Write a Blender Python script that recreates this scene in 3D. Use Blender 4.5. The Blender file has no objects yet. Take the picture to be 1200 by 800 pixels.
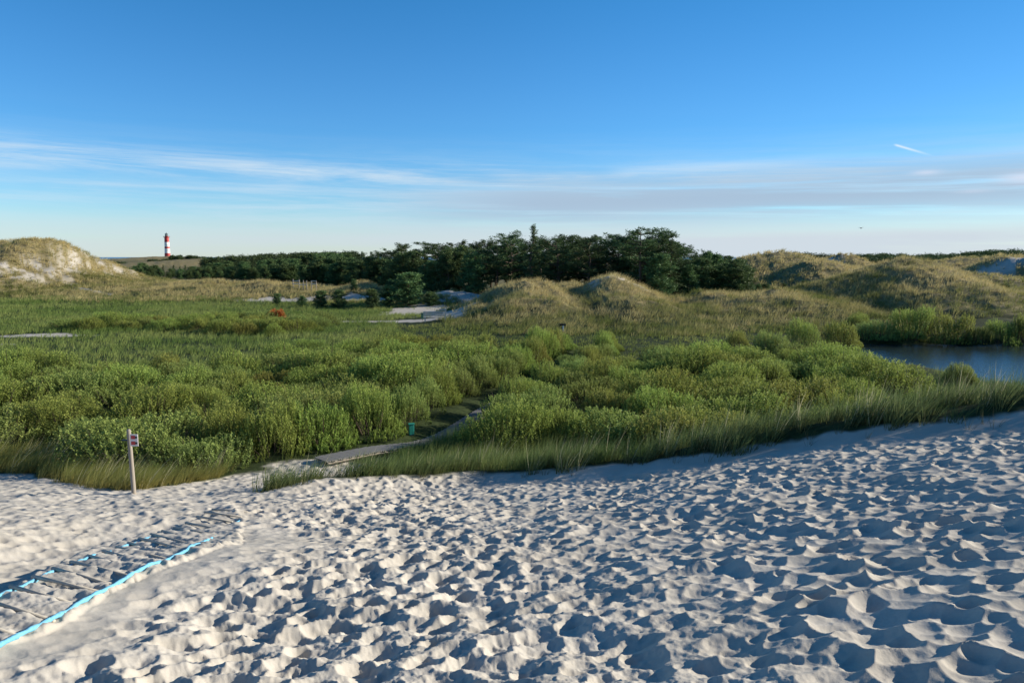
import bpy, math, random
import numpy as np
R = math.radians
C = bpy.context.scene.collection
SC = bpy.context.scene
random.seed(7)
RNG = np.random.default_rng(11)

# ------------------------------------------------------------------ camera
EYE = 8.0
FOC = 867.0          # focal length in 1200-px picture units
PITCH = 6.5
cam_d = bpy.data.cameras.new('camera'); cam = bpy.data.objects.new('camera', cam_d); C.objects.link(cam)
cam_d.sensor_width = 36; cam_d.lens = 36 * FOC / 1200
cam_d.clip_start = 0.1; cam_d.clip_end = 90000
cam.location = (0, 0, EYE); cam.rotation_euler = (R(90 - PITCH), 0, 0)
SC.camera = cam

# ------------------------------------------------------------------ light
SUN_EL, SUN_AZ = 19.0, 77.0      # azimuth clockwise from +Y
world = bpy.data.worlds.new('World'); SC.world = world; world.use_nodes = True
nt = world.node_tree; nt.nodes.clear()
def N(tree, kind, **kw):
    n = tree.nodes.new(kind)
    for k, v in kw.items():
        if k.startswith('i_'):
            key = k[2:]
            key = int(key) if key.isdigit() else key.replace('_', ' ')
            n.inputs[key].default_value = v
        else:
            setattr(n, k, v)
    return n
def L(tree, a, b): tree.links.new(a, b)
def MATH(tree, op, a, b=None, c=None, clamp=False):
    n = tree.nodes.new('ShaderNodeMath'); n.operation = op; n.use_clamp = clamp
    for i, v in enumerate((a, b, c)):
        if v is None: continue
        if isinstance(v, (int, float)): n.inputs[i].default_value = v
        else: tree.links.new(v, n.inputs[i])
    return n.outputs[0]
def MIX(tree, fac, a, b):
    n = tree.nodes.new('ShaderNodeMix'); n.data_type = 'RGBA'
    for sock, v in ((n.inputs[0], fac), (n.inputs[6], a), (n.inputs[7], b)):
        if isinstance(v, (int, float)): sock.default_value = v
        elif isinstance(v, tuple): sock.default_value = v if len(v) == 4 else (*v, 1)
        else: tree.links.new(v, sock)
    return n.outputs[2]
def GAUSS(tree, v, mu, sig):
    t = MATH(tree, 'DIVIDE', MATH(tree, 'SUBTRACT', v, mu), sig)
    return MATH(tree, 'POWER', 2.718, MATH(tree, 'MULTIPLY', MATH(tree, 'MULTIPLY', t, t), -1.0))
def RAMP(tree, v, a, b):
    n = tree.nodes.new('ShaderNodeMapRange'); n.interpolation_type = 'SMOOTHSTEP'
    tree.links.new(v, n.inputs[0]); n.inputs[1].default_value = a; n.inputs[2].default_value = b
    return n.outputs[0]

sky = N(nt, 'ShaderNodeTexSky', sky_type='NISHITA', sun_disc=False)
sky.sun_elevation = R(SUN_EL); sky.sun_rotation = R(SUN_AZ)
sky.air_density = 1.0; sky.dust_density = 0.15; sky.ozone_density = 3.0; sky.altitude = 0
tc = N(nt, 'ShaderNodeTexCoord'); sep = N(nt, 'ShaderNodeSeparateXYZ'); L(nt, tc.outputs['Generated'], sep.inputs[0])
X, Y, Z = sep.outputs
AZ = MATH(nt, 'ARCTAN2', X, Y)                 # compass angle of a sky direction, radians, 0 = north
EL = MATH(nt, 'ARCSINE', Z)                    # height above the horizon, radians
def sky_noise(su, sv, seed, shear=0.0, detail=6, rough=.6):
    cmb = N(nt, 'ShaderNodeCombineXYZ')
    L(nt, MATH(nt, 'MULTIPLY', AZ, su), cmb.inputs[0])
    L(nt, MATH(nt, 'MULTIPLY', MATH(nt, 'ADD', EL, MATH(nt, 'MULTIPLY', AZ, shear)), sv), cmb.inputs[1])
    cmb.inputs[2].default_value = seed
    n = N(nt, 'ShaderNodeTexNoise', i_Scale=1.0, i_Detail=detail, i_Roughness=rough, i_Distortion=.3)
    L(nt, cmb.outputs[0], n.inputs['Vector']); return n.outputs[0]
col = sky.outputs[0]
tint = MIX(nt, RAMP(nt, EL, -.02, .17), (1.12, 1.36, 1.66), (.50, 1.06, 1.55))
tint = MIX(nt, RAMP(nt, EL, .12, .42), tint, (.27, .98, 1.42))
tint = MIX(nt, RAMP(nt, EL, .42, .9), tint, (.34, .72, .98))
mulc = N(nt, 'ShaderNodeMix', data_type='RGBA', blend_type='MULTIPLY'); mulc.inputs[0].default_value = 1
L(nt, col, mulc.inputs[6]); L(nt, tint, mulc.inputs[7]); col = mulc.outputs[2]
col = MIX(nt, MATH(nt, 'MULTIPLY', RAMP(nt, AZ, .05, .75), .16), col, (0, 0, 0))
# thin cirrus veil, in streaks
n1 = sky_noise(2.6, 46, 1.3, 0.015, 10, .68); n2 = sky_noise(9, 120, 4.1, -0.02, 5); n3 = sky_noise(1.7, 9, 8.8, 0)
veil = MATH(nt, 'MULTIPLY', RAMP(nt, n1, .36, .66), RAMP(nt, n3, .15, .5))
veil = MATH(nt, 'MULTIPLY', veil, MATH(nt, 'ADD', MATH(nt, 'MULTIPLY', n2, .7), .65))
band = MATH(nt, 'MAXIMUM', GAUSS(nt, MATH(nt, 'ADD', EL, MATH(nt, 'MULTIPLY', AZ, .015)), .104, .018),
            MATH(nt, 'MULTIPLY', GAUSS(nt, EL, .07, .05), .6))
col = MIX(nt, MATH(nt, 'MULTIPLY', MATH(nt, 'MULTIPLY', veil, band), .92, clamp=True), col, (5.6, 6.8, 7.8))
# low grey violet sheet on the right half
sheet = MATH(nt, 'MULTIPLY', GAUSS(nt, MATH(nt, 'ADD', EL, MATH(nt, 'MULTIPLY', AZ, -.02)), .070, .032), RAMP(nt, AZ, -.26, .06))
sn = sky_noise(2.2, 60, 21.0, .012)
sheet = MATH(nt, 'MULTIPLY', sheet, RAMP(nt, sn, .27, .54))
col = MIX(nt, MATH(nt, 'MULTIPLY', sheet, .95, clamp=True), col, (3.5, 4.65, 6.0))
# pale layer near the horizon
low = MATH(nt, 'MULTIPLY', RAMP(nt, EL, .062, .012), MATH(nt, 'ADD', RAMP(nt, sky_noise(1.6, 26, 33.0), .2, .7), .45))
col = MIX(nt, MATH(nt, 'MULTIPLY', low, MATH(nt, 'ADD', MATH(nt, 'MULTIPLY', RAMP(nt, AZ, -.3, .4), .25), .6), clamp=True), col, (5.5, 6.2, 6.8))
def sky_ang(px, py):
    c, s_ = math.cos(R(PITCH)), math.sin(R(PITCH)); vx, vz = (px - 600) / FOC, -(py - 400) / FOC
    d = (vx, c + vz * s_, -s_ + vz * c); l = math.sqrt(sum(q * q for q in d)); return math.atan2(d[0], d[1]), math.asin(d[2] / l)
def puff(px, py, wpx, hpx, amp):
    a, e = sky_ang(px, py); return MATH(nt, 'MULTIPLY', MATH(nt, 'MULTIPLY', GAUSS(nt, AZ, a, wpx / FOC * .8), GAUSS(nt, EL, e, hpx / FOC)), amp)
def streak(p, q, w, amp):          # a straight thin trail of ice between two sky directions
    (a0, e0), (a1, e1) = sky_ang(*p), sky_ang(*q); l = math.hypot(a1 - a0, e1 - e0); ux, uy = (a1 - a0) / l, (e1 - e0) / l
    da, de = MATH(nt, 'SUBTRACT', AZ, a0), MATH(nt, 'SUBTRACT', EL, e0)
    al = MATH(nt, 'DIVIDE', MATH(nt, 'ADD', MATH(nt, 'MULTIPLY', da, ux), MATH(nt, 'MULTIPLY', de, uy)), l)
    pe = MATH(nt, 'ADD', MATH(nt, 'MULTIPLY', da, -uy), MATH(nt, 'MULTIPLY', de, ux))
    f = MATH(nt, 'MULTIPLY', RAMP(nt, al, 0, .12), RAMP(nt, al, 1.0, .25))
    return MATH(nt, 'MULTIPLY', MATH(nt, 'MULTIPLY', GAUSS(nt, pe, 0, w / FOC), f), amp)
pf = MATH(nt, 'ADD', puff(1085, 202, 15, 2.6, .6), MATH(nt, 'ADD', puff(1205, 208, 26, 5, .9), puff(1140, 224, 18, 2, .3)))
pf = MATH(nt, 'MULTIPLY', pf, MATH(nt, 'ADD', n2, .45), clamp=True)
col = MIX(nt, pf, col, (6.2, 6.6, 7.8))
st = MATH(nt, 'ADD', streak((1046, 169), (1098, 184), 1.0, .8), MATH(nt, 'ADD', streak((700, 203), (1085, 178), 5.0, .22), streak((1260, 168), (1060, 182), 5, .12)), clamp=True)
col = MIX(nt, st, col, (6.8, 7.9, 8.8))
bg = N(nt, 'ShaderNodeBackground', i_Strength=0.073); L(nt, col, bg.inputs[0])
wo = N(nt, 'ShaderNodeOutputWorld'); L(nt, bg.outputs[0], wo.inputs[0])

sun_d = bpy.data.lights.new('sun', 'SUN'); sun = bpy.data.objects.new('sun', sun_d); C.objects.link(sun)
sun_d.energy = 5.0; sun_d.angle = R(.53); sun_d.color = (1.0, .91, .77)
sun.rotation_euler = (R(90 - SUN_EL), 0, R(180 - SUN_AZ)); sun.location = (60, 10, 40)
SC.view_settings.view_transform = 'Standard'; SC.view_settings.look = 'None'
SC.view_settings.exposure = 0.66; SC.view_settings.gamma = 1.0
SC.view_settings.use_curve_mapping = False
SC.cycles.max_bounces = 6; SC.cycles.diffuse_bounces = 3; SC.cycles.transparent_max_bounces = 8
SC.cycles.use_denoising = True

# ------------------------------------------------------------------ noise
def _hash(ix, iy, s):
    h = (ix.astype(np.int64) * 374761393 + iy.astype(np.int64) * 668265263 + s * 974711) & 0x7fffffff
    h = ((h ^ (h >> 13)) * 1274126177) & 0x7fffffff
    h = ((h ^ (h >> 15)) * 2246822519) & 0x7fffffff
    return ((h ^ (h >> 16)) & 0xffffff) / float(0xffffff)
def vnoise(x, y, s):
    ix = np.floor(x); iy = np.floor(y); fx = x - ix; fy = y - iy
    fx = fx * fx * fx * (fx * (fx * 6 - 15) + 10); fy = fy * fy * fy * (fy * (fy * 6 - 15) + 10)
    a = _hash(ix, iy, s); b = _hash(ix + 1, iy, s); c = _hash(ix, iy + 1, s); d = _hash(ix + 1, iy + 1, s)
    return (a + (b - a) * fx) * (1 - fy) + (c + (d - c) * fx) * fy - .5
def fbm(x, y, s, o=4, g=.5):
    t = 0; a = 1.0; f = 1.0
    for k in range(o):
        t = t + a * vnoise(x * f + 13.7 * k, y * f - 7.1 * k, s + k); a *= g; f *= 2.03
    return t
def sstep(v, a, b):
    t = np.clip((v - a) / (b - a), 0, 1); return t * t * (3 - 2 * t)
def smax(a, b, k):
    return .5 * (a + b + np.sqrt((a - b) ** 2 + k * k))
def softplus(v, k=1.0): return k * np.log1p(np.exp(np.clip(v / k, -40, 40)))

# ------------------------------------------------------------------ terrain
def pl(x, xs, ys): return np.interp(x, xs, ys)
def ridge_y(x):   # the grassy bank at the top end of the sand
    return pl(x, [-30, -6.6, -5.8, -4.7, -1, 2, 5, 6.7, 10.7, 14, 20, 30], [30, 24, 17.2, 18.6, 21.0, 19.3, 18.5, 18.0, 16.3, 15.3, 14.5, 14]) 
def edge_y(x):    # where the open sand stops
    return pl(x, [-30, -20, -15, -13.5, -10.7, -9.6, -8.6, -6.6, -6.0, -4.9, -1, 2, 5, 6.7, 10.7, 14, 20, 30],
              [24, 23.5, 22.3, 21.0, 18.8, 18.3, 22.3, 22.8, 17.0, 18.2, 20.6, 18.7, 17.5, 17.0, 15.2, 14.2, 13.4, 13])
# dunes: cx, cy, height, half widths (left, right, front, back)
DUNES = {
 'left': [(-93, 146, 9.7, 40, 11.2, 21, 22), (-125, 150, 8.6, 40, 24, 24, 22), (-100, 128, 2.2, 26, 13, 12, 12)],
 'tan': [(-60, 137, 2.0, 17, 16, 20, 10), (-40, 130, 2.1, 12, 14, 13, 10), (-27, 126, 2.2, 9, 9, 12, 9)],
 'centre': [(2.0, 91, 4.0, 7.2, 8, 19, 9), (12.8, 96, 5.1, 5.4, 7.2, 22, 8), (27, 91, 3.0, 12, 13, 21, 9), (13, 82, 1.9, 14, 24, 13, 10), (8, 100, 4.1, 8, 6, 9, 6)],
 'right': [(49.6, 95, 6.8, 11, 10.5, 19, 10), (70, 100, 2.6, 14, 20, 12, 10), (95, 98, 2.4, 16, 30, 12, 10)],
 'far': [(63, 172, 7.6, 22, 18, 26, 20), (60, 150, 6.0, 9, 17, 13, 14), (98, 222, 8.2, 10, 14, 14, 16),
         (88, 160, 4.0, 20, 22, 16, 16), (133, 186, 10, 15, 40, 12, 24), (150, 240, 6, 40, 40, 25, 30)],
 'path': [(-9, 112, 1.6, 5, 9, 7, 8)],
 'hill': [(-186, 430, 4.4, 50, 45, 50, 50), (-559, 1200, 7.4, 90, 100, 90, 90), (-280, 700, 5.0, 60, 90, 90, 90)],
}
def dune_h(key, x, y):
    h = 0
    for (cx, cy, hh, l, r, f, b) in DUNES[key]:
        dx = x - cx; dy = y - cy
        q = (dx / np.where(dx < 0, l, r)) ** 2 + (dy / np.where(dy < 0, f, b)) ** 2
        q = q ** .88
        h = np.maximum(h, np.minimum(hh * np.exp(-q), 6.2 + .03 * (x - 112) if hh == 10 else 99)) if key not in ('centre', 'right') else smax(h, hh * np.exp(-q), .35)
    if key in ('centre', 'right'):
        z0 = 0.0
        for _ in DUNES[key]: z0 = .5 * (z0 + math.sqrt(z0 * z0 + .35 * .35))
        h = np.maximum(h - z0, 0) * (1 + z0 * .12)
    return h
# pond outline
POND = (25.5, 90, 40.0, 63.5)
WATER_Z = .65
def pond_depth(x, y):
    wob = fbm(x * .18, y * .18, 77, 3) * 5
    d = np.minimum(np.minimum(x - POND[0] + wob, POND[1] - x), np.minimum(y - POND[2] + wob * .8 - .10 * (40 - np.minimum(x, 40)), POND[3] - y + wob * .4))
    return d
_b = np.array([(-6.2, 23.6), (-4.3, 25.6), (-2.7, 29.2), (-.6, 36), (2.6, 45), (5.2, 54), (5.9, 56.5)])
_t = np.r_[0, np.cumsum(np.hypot(*np.diff(_b, axis=0).T))]
TRAIL = np.stack([np.interp(np.linspace(0, _t[-1], 121), _t, _b[:, k]) for k in (0, 1)], 1)
def base_h(x, y):
    slope = 6.35 - .231 * y + 3.6 * np.tanh(.178 * softplus(x - .5, 1.0) / 3.6)
    slope = -softplus(-(slope - 0) , 1.0) + 0 if False else slope
    slope = np.where(y < -1, 6.35 + .231 - .0 * y + 3.6 * np.tanh(.178 * softplus(x - .5, 1.0) / 3.6), slope)
    ry = ridge_y(x)
    on = sstep(x, -6.0, -4.6)
    bank = np.exp(-((y - ry) / 1.3) ** 2) * (.30 + .25 * sstep(x, 2, 9)) * on
    slope = slope + bank - .22 * softplus(y - ry - .8, .5) * on
    slope = slope + .16 * fbm(x * .35, y * .35, 3, 3)
    r = np.hypot(x, y)
    floor = 1.15 + .3 * fbm(x * .06, y * .06, 9, 3) + sstep(r, 140, 260) * (.8 * fbm(x * .012, y * .012, 19, 4))
    pd = pond_depth(x, y)
    floor = floor - sstep(pd, -1.5, 1.5) * .95
    z = smax(floor, slope, .25)
    tr = np.full(np.shape(x), 99.)
    if np.size(x) > 1 or True:
        for i in range(0, 120, 2): tr = np.minimum(tr, (x - TRAIL[i, 0]) ** 2 + (y - TRAIL[i, 1]) ** 2)
    z = z - .45 * np.exp(-tr / .9 ** 2) * sstep(y, 25, 28)
    tot = 0
    for k in DUNES: tot = tot + dune_h(k, x, y)
    rough = sstep(tot, .3, 2.0)
    z = z + tot + rough * (1.15 * fbm(x * .13, y * .13, 31, 4) + .55 * (.25 - np.abs(fbm(x * .33, y * .2, 35, 3))) + .32 * fbm(x * .6, y * .6, 37, 3)) * np.where(r > 300, .6, 1)
    z = z + 0.6 * sstep(y, 100, 170) * sstep(-x, -60, 20) 
    z = z - sstep(r, 1400, 1750) * 14
    return z
def hit(px, py, lift=0.0):
    """Where the line of sight through a picture point meets the ground."""
    a = math.atan((py - 400) / FOC) ; c, s = math.cos(R(PITCH)), math.sin(R(PITCH))
    vx, vy, vz = (px - 600) / FOC, 1.0, -(py - 400) / FOC
    d = np.array([vx, vy * c + vz * s, -vy * s + vz * c])
    t = np.linspace(2, 400, 20000)
    P = np.array([0, 0, EYE])[None] + d[None] * t[:, None]
    below = P[:, 2] < base_h(P[:, 0], P[:, 1]) + lift
    i = int(np.argmax(below)); return P[i]
def ray_at(px, py, dist):
    c, s = math.cos(R(PITCH)), math.sin(R(PITCH))
    vx, vy, vz = (px - 600) / FOC, 1.0, -(py - 400) / FOC
    d = np.array([vx, vy * c + vz * s, -vy * s + vz * c]); return np.array([0, 0, EYE]) + d * (dist / d[1])

# the roll-out sand ladder runs along these two edges (feet of the ropes on the slope)
ROPE_A = np.array([hit(*p)[:2] for p in [(-60, 724), (21, 691), (51, 677), (77, 666), (98, 658), (120, 650), (165, 634), (195, 623), (232, 607), (262, 592)]])
ROPE_B = np.array([hit(*p)[:2] for p in [(22, 750), (102, 706), (128, 691), (147, 681), (164, 672), (184, 662), (220, 646), (245, 633), (275, 612), (300, 591)]])
ROPE_TAIL = np.array([hit(*p)[:2] for p in [(-90, 802), (-20, 771)]])
def resample(P, n, ref=None):
    s = np.r_[0, np.cumsum(np.hypot(*np.diff(P if ref is None else ref, axis=0).T))]; t = np.linspace(0, s[-1], n)
    return np.stack([np.interp(t, s, P[:, k]) for k in range(P.shape[1])], 1)
RA, RB = resample(ROPE_A, 60), resample(ROPE_B, 60, ROPE_A)
MIDL = (RA + RB) / 2
WID = np.hypot(*(RA - RB).T)
def mat_coord(x, y):
    """signed side offset (left negative) and along fraction of the ladder strip"""
    best = np.full(x.shape, 1e9); side = np.zeros(x.shape); al = np.zeros(x.shape)
    for i in range(len(MIDL) - 1):
        a, b = MIDL[i], MIDL[i + 1]; ab = b - a; l2 = ab @ ab
        t = np.clip(((x - a[0]) * ab[0] + (y - a[1]) * ab[1]) / l2, 0, 1)
        dx = x - a[0] - t * ab[0]; dy = y - a[1] - t * ab[1]; d = np.hypot(dx, dy)
        m = d < best; best = np.where(m, d, best)
        cr = ab[0] * dy - ab[1] * dx
        side = np.where(m, -np.sign(cr) * d / (WID[i] / 2), side); al = np.where(m, (i + t) / (len(MIDL) - 1), al)
    return side, al
def pits(x, y, cell, ang, asp, dep, jit, seed, k=0.004, rad=.62):
    """Trodden sand: overlapping bowls; crests are where two bowls meet."""
    ca, sa = math.cos(ang), math.sin(ang)
    u = (x * ca + y * sa) / (cell * asp); v = (-x * sa + y * ca) / cell
    u = u + .22 * fbm(x * 1.1, y * 1.1, seed + 50, 2); v = v + .22 * fbm(x * 1.1, y * 1.1, seed + 60, 2)
    iu = np.floor(u); iv = np.floor(v); acc = np.full(x.shape, 9.0)
    for a in (-1, 0, 1):
        for b in (-1, 0, 1):
            gx = iu + a; gy = iv + b
            cx = gx + .5 + jit * (_hash(gx, gy, seed) - .5); cy = gy + .5 + jit * (_hash(gx, gy, seed + 1) - .5)
            sz = .65 + .8 * _hash(gx, gy, seed + 2); th = 2.2 * (_hash(gx, gy, seed + 3) - .5)
            dx = u - cx; dy = v - cy
            e = dx * np.cos(th) + dy * np.sin(th); f = -dx * np.sin(th) + dy * np.cos(th)
            q = (e * e * 1.25 + f * f * .8) / (rad * sz) ** 2 - 1 + .25 * (1 - sz)
            dd = dep * (.55 + .9 * _hash(gx, gy, seed + 4))
            acc = np.minimum(acc, q * dd)
    return acc
def sand_detail(x, y):
    r = np.hypot(x, y)
    right = sstep(x + .15 * (y - 8), -1.2, 2.6)
    pr = pits(x, y, .168, .15, 1.4, .043, .95, 101)
    pr2 = pits(x, y, .30, -.3, 1.3, .034, .9, 301)
    hr = np.minimum(pr, .075) * .95 + np.minimum(pr2, .06) * .55
    p1 = pits(x, y, .235, .5, 1.35, .074, .95, 211, rad=.52)
    p2 = pits(x, y, .17, -.4, 1.2, .045, .95, 251, rad=.55)
    fine = .011 * fbm(x * 9, y * 9, 71, 4, .6)
    hl = np.minimum(p1, .008 + .012 * fbm(x * 4, y * 4, 81, 3)) * 1.0 + np.minimum(p2, .008) * .45 + fine * 1.2 + .008 * fbm(x * 24, y * 24, 87, 3, .65) + np.minimum(pits(x, y, .10, .2, 1.2, .018, .95, 281, rad=.5), .003) * .6
    calm = sstep(-x + .25 * (y - 12), 3.5, 7.5)      # less trodden at the far left
    hl = hl * (1 - .45 * calm)
    h = hl * (1 - right) + (hr + fine * .5) * right
    h = h + .06 * fbm(x * .9, y * .9, 91, 3)
    # smooth wind-blown strip under the grassy bank
    bankd = edge_y(x) - y
    sm = (1 - sstep(bankd, .5, 1.7)) * sstep(x, -1.5, 2.5)
    h = h * (1 - .85 * sm)
    # ladder strip: scuffed, lower relief, a drop on its left side
    s, al = mat_coord(x, y)
    inside = 1 - sstep(np.abs(s), .95, 1.12)
    rip = .034 * fbm(x * 7, y * 7, 131, 4, .6) + .016 * np.sin((x * 9 + y * 17) + 5 * fbm(x * 2, y * 2, 141, 2))
    fade = 1 - sstep(al, .62, .98)
    h = h * (1 - inside * fade) + (rip + .02) * inside * fade
    ls = (sstep(-s, 1.02, 1.16) * (1 - sstep(-s, 1.7, 4.0))) * fade * (1 - .6 * sstep(al, .3, .8))
    h = h * (1 - .6 * ls) - .30 * ls
    rs = (sstep(s, 1.02, 1.1) * (1 - sstep(s, 1.3, 3.6))) * fade
    h = h * (1 - .8 * rs) - .012 * rs
    return h

def ground_z(x, y):
    x = np.asarray(x, float); y = np.asarray(y, float)
    return base_h(x, y)

SAND_PATCH = [(-41, 64.5, 4.0, 1.6), (-41, 58.0, 2.2, .8), (-29, 85, 3.2, 2.6), (-11.5, 96, 5.5, 9), (-7, 84, 2.6, 6), (-10, 79.5, 6, 1.3),
              (-6, 112, 7, 8), (-34, 112, 8, 2.6), (-37, 114, 3, 2), (-22, 113, 8, 3), (13.0, 92.5, 4.2, 3.0), (15.5, 89, 3.6, 2.0), (128, 183, 16, 7), (91, 218, 6, 6), (-16, 80, 8, .7)]
STREAK = np.array([(-89, 144), (-82, 136), (-76.5, 130), (-70, 123.5), (-63, 117)])
def masks(x, y, z):
    r = np.hypot(x, y)
    n = fbm(x * .5, y * .5, 401, 4); n2 = fbm(x * 2.3, y * 2.3, 411, 3)
    sand = (1 - sstep(y - edge_y(x) + .25 * n2, -.12, .15)) * np.where(r < 60, 1, 0) * np.where(y < 30, 1, 0)
    # the sandy start of the trail
    tp = np.hypot((x + 6.3) / 1.6, (y - 23.2) / 1.2); sand = np.maximum(sand, 1 - sstep(tp + .3 * n2, .8, 1.2))
    for (cx, cy, a, b) in SAND_PATCH:
        q = np.hypot((x - cx) / a, (y - cy) / b) + .55 * n + .35 * n2
        sand = np.maximum(sand, 1 - sstep(q, .75, 1.1))
    ds = np.full(x.shape, 99.)
    for i in range(len(STREAK) - 1):
        a, b = STREAK[i], STREAK[i + 1]; ab = b - a; t = np.clip(((x - a[0]) * ab[0] + (y - a[1]) * ab[1]) / (ab @ ab), 0, 1)
        ds = np.minimum(ds, np.hypot(x - a[0] - t * ab[0], y - a[1] - t * ab[1]))
    sand = np.maximum(sand, (1 - sstep(ds + 1.3 * n, .25, .9)) * (.45 + .55 * sstep(130 - y, -6, 4)))
    dl = dune_h('left', x, y)
    lp = sstep(dl, 1.2, 3.5) * sstep(-x, 74, 84) * sstep(fbm(x * .30, y * .55, 451, 4, .65), .02, .30) * (1 - sstep(dl, 7.0, 9))
    sand = np.maximum(sand, lp * .9)
    sand = np.where((dune_h('centre', x, y) > 1.0) & (sand > 0), sand * (.60 + .40 * sstep(fbm(x * .5, y * 1.1, 455, 4, .65), -.15, .15)), sand)
    dn = 0
    for k in ('left', 'tan', 'centre', 'right', 'far', 'path', 'hill'): dn = dn + dune_h(k, x, y)
    dry = sstep(dn + .9 * n, .8, 2.0)
    dry = np.maximum(dry, sstep(r, 150, 190) * .6)
    green = 1 - dry
    return np.clip(sand, 0, 1), np.clip(dry, 0, 1), np.clip(green, 0, 1), dn

# ------------------------------------------------------------------ mesh helpers
def new_mesh(name, V, F, mats, cols=None, midx=None, smooth=True):
    V = np.asarray(V, np.float32); F = np.asarray(F, np.int32)
    me = bpy.data.meshes.new(name); k = F.shape[1]
    me.vertices.add(len(V)); me.vertices.foreach_set('co', V.ravel())
    me.loops.add(F.size); me.loops.foreach_set('vertex_index', F.ravel())
    me.polygons.add(len(F)); me.polygons.foreach_set('loop_start', np.arange(0, F.size, k, dtype=np.int32))
    me.polygons.foreach_set('loop_total', np.full(len(F), k, np.int32))
    if not isinstance(mats, (list, tuple)): mats = [mats]
    for m in mats: me.materials.append(m)
    if midx is not None: me.polygons.foreach_set('material_index', np.asarray(midx, np.int32))
    me.update(calc_edges=True)
    me.polygons.foreach_set('use_smooth', np.full(len(F), smooth, bool))
    if cols is not None:
        a = me.color_attributes.new('Col', 'FLOAT_COLOR', 'POINT')
        c = np.ones((len(V), 4), np.float32); c[:, :cols.shape[1]] = cols; a.data.foreach_set('color', c.ravel())
    return me
def link(name, me, parent=None, loc=None):
    o = bpy.data.objects.new(name, me); C.objects.link(o)
    if parent is not None: o.parent = parent
    if loc is not None: o.location = loc
    return o
def empty(name, loc, rz=0):
    o = bpy.data.objects.new(name, None); C.objects.link(o); o.location = loc; o.rotation_euler = (0, 0, rz); o.empty_display_size = .3; return o
def tag(o, label=None, cat=None, group=None, kind=None):
    for k, v in (('label', label), ('category', cat), ('group', group), ('kind', kind)):
        if v: o[k] = v
    return o
class MB:
    """collects simple solids into one mesh"""
    def __init__(s): s.v = []; s.f = []; s.n = 0; s.m = []
    def add(s, V, F, mi=0):
        s.v.append(np.asarray(V, float)); s.f += [[i + s.n for i in f] for f in F]; s.m += [mi] * len(F); s.n += len(V); return s
    def box(s, c, d, rz=0, mi=0, tilt=None):
        x, y, z = [q / 2 for q in d]
        V = np.array([(a * x, b * y, e * z) for e in (-1, 1) for b in (-1, 1) for a in (-1, 1)], float)
        if tilt is not None: V = V @ np.array(tilt).T
        ca, sa = math.cos(rz), math.sin(rz); V = V @ np.array([[ca, sa, 0], [-sa, ca, 0], [0, 0, 1]]) + np.array(c)
        return s.add(V, [(0, 2, 3, 1), (4, 5, 7, 6), (0, 1, 5, 4), (2, 6, 7, 3), (0, 4, 6, 2), (1, 3, 7, 5)], mi)
    def tube(s, P, rad, seg=8, mi=0, cap=True):
        P = np.asarray(P, float); n = len(P); rad = np.broadcast_to(rad, (n,)); V = []; up0 = None
        for i in range(n):
            t = P[min(i + 1, n - 1)] - P[max(i - 1, 0)]; t = t / (np.linalg.norm(t) + 1e-9)
            if up0 is None:
                up0 = np.array([0, 0, 1.]) if abs(t[2]) < .9 else np.array([1., 0, 0])
            a = up0 - t * (up0 @ t); a /= np.linalg.norm(a) + 1e-9; up0 = a; b = np.cross(t, a)
            for k in range(seg):
                w = 2 * math.pi * k / seg; V.append(P[i] + rad[i] * (math.cos(w) * a + math.sin(w) * b))
        F = [(i * seg + k, i * seg + (k + 1) % seg, (i + 1) * seg + (k + 1) % seg, (i + 1) * seg + k) for i in range(n - 1) for k in range(seg)]
        if cap: F += [tuple(range(seg - 1, -1, -1)), tuple((n - 1) * seg + k for k in range(seg))]
        return s.add(V, F, mi)
    def lathe(s, prof, c=(0, 0, 0), seg=24, mi=0):
        V = [(c[0] + r * math.cos(2 * math.pi * k / seg), c[1] + r * math.sin(2 * math.pi * k / seg), c[2] + z) for r, z in prof for k in range(seg)]
        n = len(prof); F = [(i * seg + k, i * seg + (k + 1) % seg, (i + 1) * seg + (k + 1) % seg, (i + 1) * seg + k) for i in range(n - 1) for k in range(seg)]
        F += [tuple(range(seg - 1, -1, -1)), tuple((n - 1) * seg + k for k in range(seg))]
        return s.add(V, F, mi)
    def build(s, name, mats, parent=None, smooth=False, loc=None, bevel=0):
        me = bpy.data.meshes.new(name); me.from_pydata(np.concatenate(s.v).tolist(), [], s.f); me.update()
        if not isinstance(mats, (list, tuple)): mats = [mats]
        for m in mats: me.materials.append(m)
        me.polygons.foreach_set('material_index', np.array(s.m, np.int32))
        me.polygons.foreach_set('use_smooth', np.full(len(me.polygons), smooth, bool))
        o = link(name, me, parent, loc)
        if bevel:
            b = o.modifiers.new('bevel', 'BEVEL'); b.width = bevel; b.segments = 2; b.limit_method = 'ANGLE'
        return o

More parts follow.
